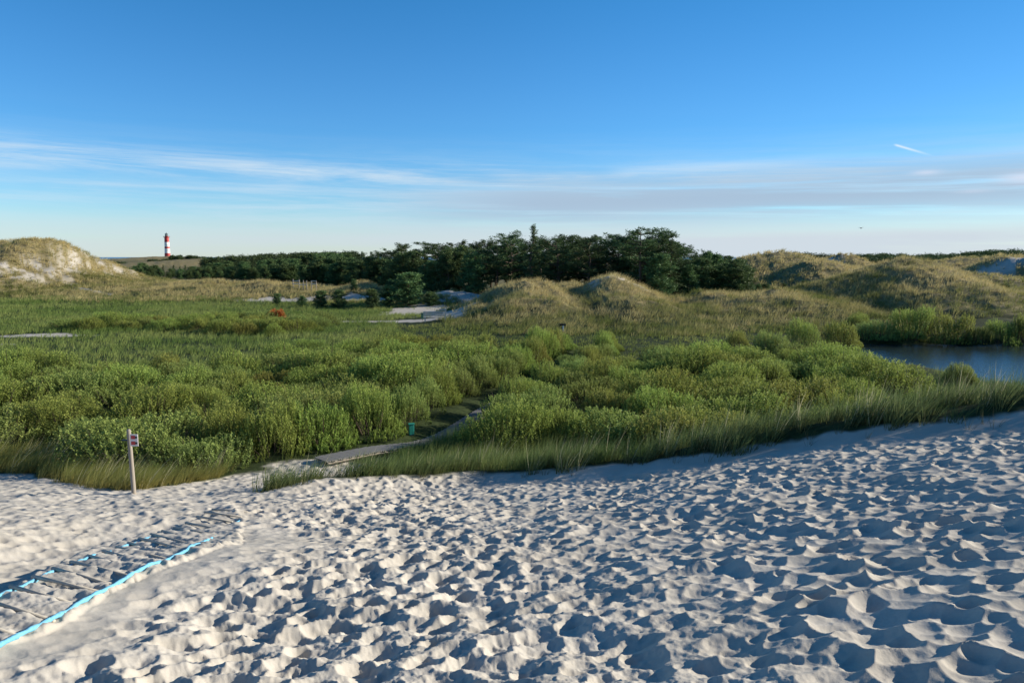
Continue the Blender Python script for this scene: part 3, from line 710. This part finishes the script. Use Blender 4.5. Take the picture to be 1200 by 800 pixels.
# larger round bushes on the far bank of the pond, one by one
g = np.random.default_rng(9)
for i, (px, py, wpx, hpx, lb) in enumerate([(906, 408, 44, 34, 'pale round bush left of the pond, leftmost of the big round ones'), (946, 405, 48, 36, 'dark green round bush between two others left of the pond'),
        (992, 403, 46, 32, 'yellow-green round bush at the left end of the pond'), (1035, 398, 50, 26, 'dark bush on the far bank near the pond\'s left end'), (1075, 398, 56, 36, 'tall dark bush on the far bank, in front of the broad dune'),
        (1118, 400, 60, 36, 'widest grey-green bush on the far bank of the pond'), (1150, 399, 36, 24, 'small grey-green bush at the water on the far bank'), (1182, 400, 44, 30, 'rounded bush on the far bank at the right picture edge'),
        (1215, 398, 50, 36, 'bush on the far bank cut by the right picture edge'), (1135, 441, 40, 30, 'dark bush standing in the pond near its left inlet'), (1010, 378, 44, 16, 'low bush behind the pond at the dune foot'),
        (868, 402, 40, 22, 'low pale bush at the dune foot left of the round bushes')]):
    p = hit(px, py + 3, .3); d = p[1]; s = wpx / FOC * d / 3.5; hz = hpx / FOC * d / 1.75
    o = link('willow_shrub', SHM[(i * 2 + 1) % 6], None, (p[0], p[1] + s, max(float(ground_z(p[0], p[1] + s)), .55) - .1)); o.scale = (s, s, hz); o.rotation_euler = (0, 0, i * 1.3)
    tag(o, lb, 'bush', 'round bushes around the pond')

# ------------------------------------------------------------------ trees
def needles(P, n, size, col, g, flat=.5):
    """tufts of needle-like faces around points P"""
    M = len(P) * n; Q = np.repeat(P, n, 0); a = g.random(M) * 6.283; e = g.uniform(-.35, 1.0, M)
    D = np.stack([np.cos(a), np.sin(a), e], 1)
    c = np.repeat(col, n, 0) * (.75 + .5 * g.random((M, 1)))
    return leaves(Q + g.normal(0, size * .35, (M, 3)) * np.array([1, 1, flat]), D, size * (.7 + .6 * g.random(M)), size * .22, c)
PC1, PC2 = np.array([.040, .070, .032]), np.array([.105, .155, .058])
def pine(seed, h, r, kind):
    """kind: 'flat' layered old pine, 'cone' spruce-like, 'bushy' young dense pine"""
    g = np.random.default_rng(seed); tr = MB(); lean = g.normal(0, .03, 2) * h
    zs = np.linspace(0, h * .97, 7); w = g.normal(0, .012 * h, (7, 2)); w[0] = 0
    trunk = np.stack([lean[0] * (zs / h) ** 2 + w[:, 0], lean[1] * (zs / h) ** 2 + w[:, 1], zs], 1); trunk[0, 2] = -.4
    r0 = .022 * h + .03; tr.tube(trunk, r0 * (1 - .88 * zs / h), 7)
    pts = []; z0 = {'flat': .30, 'cone': .10, 'bushy': .03}[kind]
    nb = {'flat': 36, 'cone': 56, 'bushy': 54}[kind]
    for i in range(nb):
        f = z0 + (1 - z0) * (i + g.random()) / nb; z = f * h * .97; c = np.array([np.interp(z, zs, trunk[:, 0]), np.interp(z, zs, trunk[:, 1]), z]); a = g.random() * 6.283
        k = (f - z0) / (1 - z0)
        if kind == 'flat': R_ = r * (.35 + 1.0 * math.sin(math.pi * min(1, .22 + .74 * k)) ** .8) * g.uniform(.35, 1.25) * (1 if k < .93 else .5); up = .10 + .25 * k + g.uniform(-.08, .22)
        elif kind == 'cone': R_ = r * (1.05 - k) ** .9 * g.uniform(.6, 1.15); up = -.12 + .35 * k
        else: R_ = r * math.sqrt(max(.04, 1 - (max(0, k - .22) / .8) ** 2)) * g.uniform(.6, 1.08); up = .25 + .4 * k
        tip = c + np.array([math.cos(a) * R_, math.sin(a) * R_, up * R_]); mid = (c + tip) / 2 + np.array([0, 0, -.06 * R_])
        tr.tube([c, mid, tip], [r0 * (.30 - .2 * k) + .012, r0 * .15 + .008, .006], 4, cap=False)
        m = max(4, int(R_ * (8 if kind == 'flat' else 9)))
        t = g.uniform(.25 if kind != 'flat' else .42, 1.05, m); P = c + (tip - c) * t[:, None] + np.stack([g.normal(0, .20 * R_ * .6 + .05, m), g.normal(0, .20 * R_ * .6 + .05, m), g.normal(.06, .09, m)], 1)
        pts.append(P)
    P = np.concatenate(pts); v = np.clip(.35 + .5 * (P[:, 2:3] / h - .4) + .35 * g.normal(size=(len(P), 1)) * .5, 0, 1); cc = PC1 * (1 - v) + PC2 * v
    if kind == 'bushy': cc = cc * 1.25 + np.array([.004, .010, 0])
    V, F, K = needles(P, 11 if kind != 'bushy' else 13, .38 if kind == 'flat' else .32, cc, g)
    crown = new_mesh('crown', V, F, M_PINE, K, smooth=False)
    o = tr.build('trunk', M_BARK, smooth=True); tm = o.data; bpy.data.objects.remove(o)
    return tm, crown, h, r
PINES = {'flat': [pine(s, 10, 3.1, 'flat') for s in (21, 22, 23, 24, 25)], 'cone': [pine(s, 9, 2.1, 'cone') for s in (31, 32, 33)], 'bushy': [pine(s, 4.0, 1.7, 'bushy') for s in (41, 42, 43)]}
def put_tree(name, kind, i, x, y, ht, wf, rz, label, group, z=None):
    tm, cm, h, r = PINES[kind][i % len(PINES[kind])]; z = float(ground_z(x, y)) if z is None else z
    e = empty(name, (x, y, z - .15), rz); s = ht / h; e.scale = (s * wf, s * wf, s)
    link('trunk', tm, e); link('crown', cm, e); tag(e, label, 'tree', group); return e
g = np.random.default_rng(77)
# tree-top line of the wood: picture x, height of the tops, distance
PX = [90, 105, 130, 160, 200, 240, 300, 350, 400, 440, 470, 500, 540, 580, 605, 622, 650, 690, 720, 750, 775, 797, 806, 830, 860]
TOP = [305, 305, 308, 309, 310, 309, 306, 301, 298, 296, 292, 289, 287, 283, 281, 279, 281, 281, 279, 275, 279, 292, 302, 299, 303]
DST = [250, 250, 245, 235, 225, 215, 200, 190, 175, 160, 150, 142, 132, 124, 122, 122, 122, 120, 118, 116, 118, 122, 128, 128, 130]
cnt = 0
for row, (dd, drop, step) in enumerate([(26, -.4, 11.5), (12, 1.0, 11.0), (0, 4.0, 11.0), (-9, 9.0, 12.0)]):
    px = 92 + g.uniform(0, 8)
    while px < 872:
        top = np.interp(px, PX, TOP) + drop * (1.0 if px > 420 else .9) + g.normal(1.0, 4.6 if px > 420 else 1.6); d = np.interp(px, PX, DST) + dd + g.uniform(-5, 5)
        x = (px - 600) / FOC * d * 1.005; z = float(ground_z(x, d)); zt = EYE + (301 - top) / FOC * d; ht = zt - z
        if row == 3 and (px > 560 and px < 800): px += step * 1.4; continue
        if ht > 1.2 and cnt < 262:
            if px < 420 or px > 800: kind = 'bushy' if g.random() < .72 else 'cone'
            else: kind = g.choice(['flat', 'flat', 'flat', 'cone', 'cone'])
            if row == 3: kind = 'bushy'
            wf = {'bushy': 1.05 if ht < 5 else .8, 'cone': 1.1, 'flat': 1.0}[kind] * g.uniform(.85, 1.2)
            lab, gp = ('small dark pine in the low wood below the lighthouse', 'pines of the low left wood') if px < 420 else (('tall dark pine in the wood behind the middle dune', 'tall pines of the middle wood') if px < 800 else
                      ('dense dark green conifer right of the tall pines', 'conifers right of the tall wood'))
            if row == 3: lab, gp = lab.replace('in the', 'at the front edge of the').replace('dense dark green conifer right', 'low bushy conifer in front of the dense ones right'), gp + ', front edge'
            put_tree('pine_tree', kind, int(g.integers(0, 9)), x, d, ht, wf, g.uniform(0, 6.28), lab, gp); cnt += 1
        px += step * g.uniform(.75, 1.25) * (1.45 if 480 < px < 800 else 1)
print('trees', cnt)
# the ones that stand out
for (px, top, d, kind, i, wf, lab) in [(622, 262, 111, 'cone', 1, .85, 'tallest narrow spruce with a thin pointed top in the middle wood'), (748, 267, 110, 'flat', 2, 1.15, 'big flat-crowned pine that rises at the right end of the tall wood'),
        (690, 277, 114, 'flat', 0, 1.1, 'broad pine with a rounded crown behind the sandy dune top'), (655, 279, 115, 'flat', 3, 1.05, 'dark layered pine between the pointed spruce and the broad pine'),
        (600, 274, 120, 'flat', 4, .95, 'windswept pine just left of the pointed spruce'), (785, 279, 111, 'cone', 0, 1.0, 'dark spruce that closes the right end of the tall wood'), (772, 300, 108, 'bushy', 1, .8, 'dark bushy conifer behind the right flank of the sandy dune')]:
    x = (px - 600) / FOC * d; z = float(ground_z(x, d)); put_tree('pine_tree', kind, i, x, d, EYE + (301 - top) / FOC * d - z, wf, px * .1, lab, None)
for (px, base, top, d, wf, lab) in [(325, 361, 343, 106, .95, 'small lone pine on the sand patch, leftmost of the row'), (354, 363, 347, 104, 1.1, 'small pine left of the pair on the sandy ground'), (376, 366, 340, 101, 1.0, 'left one of two pines that stand close together'),
        (397, 366, 339, 101, 1.0, 'right one of two pines that stand close together'), (436, 362, 338, 100, .85, 'dark little pine beside the bright green broad one'), (478, 358, 320, 104, 1.25, 'broad bright green pine above the sandy path'),
        (505, 357, 341, 103, 1.3, 'low green pine right of the broad bright one'), (455, 357, 334, 106, 1.1, 'dark pine at the left flank of the broad bright one'), (415, 352, 326, 118, .8, 'dark pine on the dune behind the pair')]:
    x = (px - 600) / FOC * d; z = float(ground_z(x, d)); put_tree('pine_tree', 'bushy', int(px) % 3, x, d, max(1.5, EYE + (301 - top) / FOC * d - z), wf, px * .37, lab, None)
# bushes on the far right dunes
for k in range(34):
    px = g.uniform(868, 965) if k < 14 else g.uniform(1010, 1200); d = g.uniform(126, 136) if k < 14 else g.uniform(118, 138); x = (px - 600) / FOC * d
    ht = g.uniform(.8, 1.9); put_tree('pine_bush', 'bushy', k, x, d, ht, 1.3, k, 'green bush at the foot of the far dunes' if k < 14 else 'dark bush in the hollow behind the broad right dune', 'bushes at the far dunes' if k < 14 else 'bushes in the right hollow')
# far woods that read as one mass
def far_wood(name, rows, label):
    parts = []
    for (p0, p1, top, d, n) in rows:
        px = np.sort(g.uniform(p0, p1, n)); dd = d * (1 + g.uniform(-.06, .10, n)); x = (px - 600) / FOC * dd; z = ground_z(x, dd)
        zt = EYE + (301 - np.interp(px, np.linspace(p0, p1, len(top)), top) + g.normal(0, .9, n)) / FOC * dd
        for X_, Y_, Z_, T_ in zip(x, dd, z, zt):
            h = T_ - Z_; 
            if h < 1: continue
            m = 90; w = min(h * .42, d * .012) ; a = g.random(m) * 6.283; q = np.sqrt(g.random(m)); k = g.random(m); rr_ = w * q * np.sqrt(np.clip(1 - (np.clip(k - .3, 0, 1) / .75) ** 2, .05, 1))
            P = np.stack([X_ + rr_ * np.cos(a), Y_ + rr_ * np.sin(a), Z_ + h * (.08 + .92 * k)], 1); v = np.clip(.2 + .5 * g.random((m, 1)), 0, 1)
            parts.append(needles(P, 5, d * .0032, PC1 * (1 - v) + PC2 * v, g, .6))
    return stuff(name, parts, M_PINE, label)
far_wood('distant_wood', [(1000, 1230, [300, 299, 300, 299, 297, 295, 294, 295], 420, 170), (1000, 1230, [303, 302, 302, 302, 301, 299, 298, 298], 380, 120)], 'long dark line of distant wood on the right horizon')
far_wood('distant_wood', [(240, 420, [304, 301, 299, 298, 297, 296], 330, 150), (204, 250, [301, 299.5, 303, 305], 1000, 30), (85, 150, [308, 307, 310], 500, 60), (140, 200, [309, 308, 306], 800, 50)], 'distant wood beside the lighthouse')
far_wood('distant_wood', [(905, 975, [301, 297, 298, 299], 260, 40), (868, 905, [302, 300, 301], 240, 8)], 'dark copse on the crest of the far dunes')

# orange withered bush
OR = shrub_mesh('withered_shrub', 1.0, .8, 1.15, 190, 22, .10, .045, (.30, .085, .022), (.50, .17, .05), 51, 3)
p = hit(322, 379); tag(link('withered_shrub', OR, None, (p[0], p[1] + .6, float(ground_z(p[0], p[1] + .6)) - .05)), 'orange-red withered bush beside a pale sand patch', 'bush').scale = (1.15, 1.15, 1.35)

# ------------------------------------------------------------------ sand ladder
def zsand(x, y):
    x = np.asarray(x, float); y = np.asarray(y, float); return base_h(x, y) + sand_detail(x, y)
root = empty('sand_ladder', (MIDL[20][0], MIDL[20][1], float(base_h(*MIDL[20])))); tag(root, 'roll-out ladder path of wooden slats between two blue ropes, half buried in sand', 'path mat')
def to_local(P): return np.asarray(P) - np.array(root.location)
for nm, rp, stop, bury in (('edge_rope', RA, .80, .026), ('edge_rope', np.concatenate([ROPE_TAIL, RB]), .84, .010)):
    n = 150; P2 = resample(rp, n)[: int(n * stop)]; s = np.arange(len(P2)); z = base_h(P2[:, 0], P2[:, 1]) + .035
    wav = .028 * fbm(s * .16, s * 0 + 3, 171 if nm else 0, 3); z = z + wav - bury - .05 * sstep(s / n, .45, .8)
    P3 = np.stack([P2[:, 0] + .02 * fbm(s * .11, s * 0, 181, 2), P2[:, 1], z], 1)
    mb = MB(); mb.tube(to_local(P3), .021 + .004 * np.sin(s * 1.9) + .004 * fbm(s * .3, s * 0, 191, 2), 8); o = mb.build(nm, M_ROPE, root, smooth=True)
tot = np.r_[0, np.cumsum(np.hypot(*np.diff(MIDL, axis=0).T))]; sp = .46; k = 0
while k * sp < tot[-1] * .93:
    f = k * sp / tot[-1] * (len(MIDL) - 1); i = int(f); u = f - i
    a = RA[i] * (1 - u) + RA[min(i + 1, 59)] * u; b = RB[i] * (1 - u) + RB[min(i + 1, 59)] * u
    a = a + (a - b) * .05; dirn = b - a; far = f / 59
    e1 = 1.0 if k % 3 else .94
    pa, pb = a, a + dirn * e1
    za, zb = float(base_h(*pa)) + .048 - .035 * far, float(base_h(*pb)) + (.022 - .045 * (k * 7 % 5) / 4) - .02 * far
    mid = (pa + pb) / 2
    mb = MB(); mb.tube(to_local([(pa[0], pa[1], za), (mid[0], mid[1], (za + zb) / 2 + .006), (pb[0], pb[1], zb)]), [.022, .017, .018], 8)
    mb.build('slat', M_RUNG, root, smooth=True); k += 1

# ------------------------------------------------------------------ signpost
p = hit(157, 578); zb = float(zsand(p[0], p[1])); post = empty('signpost', (p[0], p[1], zb), R(-4)); tag(post, 'leaning grey wooden post with a little white sign at the sand edge', 'signpost')
mb = MB(); mb.lathe([(.054, -.3), (.052, .0), (.050, 1.0), (.048, 1.52), (.040, 1.56), (.0, 1.565)], seg=14); o = mb.build('post', M_WOOD, post, smooth=True); o.rotation_euler = (0, R(-1.5), 0)
M_WHITE = plain('sign_white', (.74, .68, .66), .5, .06, 4); M_RED = plain('sign_red', (.50, .045, .05), .5, .1, 4); M_DARK = plain('sign_dark', (.03, .03, .035), .6, .1, 4)
M_WRED = plain('tower_red', (.42, .035, .03), .55, .12, .6); M_WWHITE = plain('tower_white', (.78, .77, .74), .6, .06, .5)
mb = MB()
poly = [(.02, 1.16), (.20, 1.16), (.165, 1.315), (.20, 1.47), (.02, 1.47)]
poly = [(.02, 1.17), (.215, 1.17), (.215, 1.46), (.02, 1.46)]
V = [(a, -.066, c) for a, c in poly] + [(a, -.054, c) for a, c in poly]; mb.add(V, [(0, 1, 2, 3), (7, 6, 5, 4), (0, 4, 5, 1), (1, 5, 6, 2), (2, 6, 7, 3), (3, 7, 4, 0)]); sp_ = mb.build('sign_panel', M_WHITE, post)
mb = MB()
for zc in (1.385, 1.245):
    mb.box((.10, -.0685, zc), (.105, .003, .085), mi=0); mb.box((.175, -.0685, zc), (.05, .003, .05), mi=1)
mb.build('pictograms', [M_RED, M_DARK], sp_)
mb = MB(); mb.box((-.13, -.01, 1.30), (.15, .10, .018)); mb.build('side_plate', M_DARK, post)

# ------------------------------------------------------------------ boardwalk
bw = empty('boardwalk', (BOARD[0][0], BOARD[0][1], float(ground_z(*BOARD[0])))); tag(bw, 'narrow plank boardwalk leading through the gap in the bushes', 'boardwalk')
off = np.array(bw.location); mb = MB(); Q = resample(BOARD, 420); zq = ground_z(Q[:, 0], Q[:, 1]); zq = np.convolve(np.pad(zq, 12, mode='edge'), np.ones(25) / 25, 'valid') + .17
for i in range(0, len(Q) - 1):
    t_ = Q[i + 1] - Q[i]; a = math.atan2(t_[1], t_[0]); mb.box((Q[i, 0] - off[0], Q[i, 1] - off[1], zq[i] - off[2] + .004 * (i * 7 % 3)), (.128, .74 + .03 * (i * 5 % 4), .035), a)
mb.build('deck', M_DECK, bw)
for sgn in (-1, 1):
    T = np.gradient(Q, axis=0); T /= np.hypot(*T.T)[:, None]; S_ = np.stack([-T[:, 1], T[:, 0]], 1) * .32 * sgn
    mb = MB(); mb.tube(np.stack([Q[:, 0] + S_[:, 0] - off[0], Q[:, 1] + S_[:, 1] - off[1], zq - .075 - off[2]], 1)[::6], .05, 4); mb.build('stringer', M_WOOD, bw)
# teal marker posts
M_TEAL = plain('teal_paint', (.02, .26, .20), .45, .15, 5)
M_BIN = plain('dark_green_paint', (.015, .085, .06), .5, .15, 5)
def teal(px, py, h, w, label, dist=None, M_TEAL=M_TEAL):
    p = ray_at(px, py, dist); z = float(ground_z(p[0], p[1])); e = empty('marker_post', (p[0], p[1], z), R(20)); tag(e, label, 'marker post')
    top = p[2] - z; mb = MB(); mb.box((0, 0, (top - h) / 2 - .1), (.07, .07, top - h + .2)); mb.build('post', M_WOOD, e)
    mb = MB(); mb.box((0, 0, top - h / 2), (w, .12, h)); b_ = mb.build('box', M_TEAL, e, bevel=.015); mb = MB(); mb.box((0, 0, top + .02), (w + .05, .17, .04)); mb.build('cap', M_TEAL, b_, bevel=.01)
teal(482, 497, .42, .20, 'teal green box on a post beside the near end of the boardwalk', 28.6)
teal(495, 367, .62, .28, 'dark green box on a post beside the pale bench', 79, M_BIN)

# marker with white shaft near the far end of the boardwalk
p = ray_at(660, 381, 64); z = float(ground_z(p[0], p[1])); e = empty('marker_post', (p[0], p[1], z)); tag(e, 'short white post with a dark top board at the foot of the middle dune', 'marker post')
mb = MB(); mb.box((0, 0, (p[2] - z) / 2 - .1), (.11, .11, p[2] - z + .2)); mb.build('post', M_WWHITE, e, bevel=.01); mb = MB(); mb.box((-.05, -.08, p[2] - z + .05), (.55, .04, .22), tilt=[[1, 0, 0], [0, .8, -.6], [0, .6, .8]]); mb.build('board', M_DARK, e)

# bench
p = ray_at(509, 383, 77); z = float(ground_z(p[0], p[1])); e = empty('bench', (p[0], p[1], z), R(6)); tag(e, 'pale weathered wooden bench on the sandy clearing below the pines', 'bench')
mb = MB()
for i in range(3): mb.box((0, -.14 + .15 * i, .45), (2.3, .12, .045))
mb.build('seat', M_PALEWOOD, e, bevel=.01)
mb = MB()
for i in range(3): mb.box((0, .28 + .03 * i, .62 + .17 * i), (2.3, .04, .13))
mb.build('backrest', M_PALEWOOD, e, bevel=.01)
for sx in (-1, 1):
    mb = MB(); mb.box((sx * .95, -.16, .2), (.10, .10, .46)); mb.build('leg', M_PALEWOOD, e); mb = MB(); mb.box((sx * .95, .24, .45), (.10, .10, .98)); mb.build('leg', M_PALEWOOD, e)
# a railing at the right end of the bench
p = ray_at(522, 380, 76); z = float(ground_z(p[0], p[1])); e = empty('rail_post', (p[0], p[1], z), R(8)); tag(e, 'pale wooden post with a short arm at the right end of the bench', 'post')
mb = MB(); mb.box((0, 0, .55), (.14, .14, 1.5)); mb.build('post', M_PALEWOOD, e, bevel=.01); mb = MB(); mb.box((-.25, -.09, 1.18), (.75, .04, .14)); mb.build('arm', M_PALEWOOD, e)

# fence on the dune ridge
p = ray_at(357, 338, 124); fx, fy = p[0], p[1]; fz = float(ground_z(fx, fy)); e = empty('wooden_fence', (fx, fy, fz)); tag(e, 'grey wooden rail fence on the dune ridge at the edge of the wood', 'fence')
for xo in (-1.9, -.9, -.2, .35, 1.15, 1.95):
    zz = float(ground_z(fx + xo, fy)) - fz; mb = MB(); mb.box((xo, 0, zz + .8), (.13, .13, 1.6)); mb.build('post', M_WOOD, e)
for x0, x1 in ((-2.0, -.85), (1.1, 2.0), (-.9, .4)):
    for hz in ((.7, 1.15) if x0 != -.9 else (.55,)):
        mb = MB(); mb.box(((x0 + x1) / 2, -.09, hz + .35), (x1 - x0, .04, .13)); mb.build('rail', M_PALEWOOD, e)

# ------------------------------------------------------------------ lighthouse
D_ = 1230.; p = ray_at(196.5, 303.2, D_); lx_, ly_ = p[0], p[1]; lz = p[2]
lh = empty('lighthouse', (lx_, ly_, lz)); tag(lh, 'tall round lighthouse with red and white bands on the far left rise', 'lighthouse')
M_STONE = plain('plinth_stone', (.42, .30, .27), .9, .2, .4); M_LANT = plain('lantern_metal', (.10, .13, .13), .4, .15, 1); M_GLASS = plain('lantern_glass', (.12, .16, .17), .1, .1, 1)
def ring(nm, r1, r2, z1, z2, m): mb = MB(); mb.lathe([(r1, z1), (r2, z2)], seg=28); return mb.build(nm, m, lh, smooth=False)
ring('plinth', 5.2, 4.8, -6, 3.2, M_STONE)
zb_ = [3.2, 9.2, 16.8, 19.8, 27.2, 34.5]; rb = [4.5, 4.25, 3.95, 3.85, 3.6, 3.4]
for i, (nm, m_) in enumerate([('red_band', M_WRED), ('white_band', M_WWHITE), ('red_band', M_WRED), ('white_band', M_WWHITE), ('red_band', M_WRED)]): ring(nm, rb[i], rb[i + 1], zb_[i], zb_[i + 1], m_)
mb = MB(); mb.lathe([(3.5, 34.4), (4.9, 35.2), (4.9, 35.7), (3.0, 35.75)], seg=28); ga = mb.build('gallery', M_WRED, lh)
mb = MB(); mb.lathe([(4.75, 36.9), (4.85, 36.9), (4.85, 37.05), (4.75, 37.05)], seg=28)
for k in range(16): a = k * math.pi / 8; mb.box((4.78 * math.cos(a), 4.78 * math.sin(a), 36.3), (.10, .10, 1.25), a)
mb.build('railing', M_LANT, ga)
mb = MB(); mb.lathe([(2.6, 35.7), (2.6, 37.4)], seg=20); mb.build('lantern_base', M_WRED, lh)
mb = MB(); mb.lathe([(2.3, 37.4), (2.3, 39.7)], seg=20); mb.build('lantern', M_GLASS, lh)
mb = MB(); mb.lathe([(2.7, 39.7), (2.4, 40.4), (1.5, 41.3), (.4, 41.9), (.3, 43.2), (.05, 43.3)], seg=20); mb.build('dome', M_LANT, lh)
for k, zc in enumerate((7, 14, 22, 29)):
    mb = MB(); a = R(-60); mb.box((4.22 * math.cos(a) - .02 * zc * math.cos(a), 4.22 * math.sin(a) - .02 * zc * math.sin(a), zc), (.5, .7, 1.3), a); mb.build('window', M_DARK, lh)
hx, hy = lx_ + 11.5, ly_ - 6; hz = float(ground_z(hx, hy)); hz = lz - 1.5
hs_ = empty('keepers_house', (hx, hy, hz)); tag(hs_, 'small low white house at the foot of the lighthouse', 'house')
mb = MB(); mb.box((0, 0, .5), (9, 6, 6)); mb.build('wall', M_WWHITE, hs_)
mb = MB(); mb.add([(-4.7, -3.3, 3.5), (4.7, -3.3, 3.5), (4.7, 3.3, 3.5), (-4.7, 3.3, 3.5), (-4.7, 0, 5.6), (4.7, 0, 5.6)], [(0, 1, 5, 4), (2, 3, 4, 5), (1, 2, 5), (3, 0, 4), (3, 2, 1, 0)]); mb.build('roof', plain('roof_grey', (.2, .2, .21), .8), hs_)
for xo in (-2.6, 0, 2.6): mb = MB(); mb.box((xo, -3.03, 1.4), (1.0, .1, 1.3)); mb.build('window', M_DARK, hs_)

# ------------------------------------------------------------------ bird
p = ray_at(1009, 267.5, 130); b_ = empty('seagull', tuple(p), R(25)); tag(b_, 'small dark gull gliding in the pale sky above the right dunes', 'bird')
mb = MB(); mb.tube([(-.28, 0, 0), (-.16, 0, .02), (0, 0, .02), (.14, 0, .03), (.22, 0, .04), (.27, 0, .03)], [.02, .05, .07, .06, .04, .012], 10); M_GULL = plain('gull_feathers', (.16, .16, .17), .8, .3, 8)
mb.build('body', M_GULL, b_, smooth=True)
for s_ in (-1, 1):
    mb = MB(); up = [(.06, 0, .03), (.10, s_ * .25, .16), (.02, s_ * .58, .14), (-.10, s_ * .62, .13), (-.06, s_ * .25, .15), (-.10, 0, .02)]
    V = [(a, c, e) for a, c, e in up] + [(a, c, e - .015) for a, c, e in up]
    F = [(0, 1, 4, 5), (1, 2, 3, 4), (11, 10, 7, 6), (10, 9, 8, 7)] + [(i, (i + 1) % 6 + 6 - 6, (i + 1) % 6 + 6, i + 6) for i in range(6)]
    mb.add(V, F); mb.build('wing', M_GULL, b_)
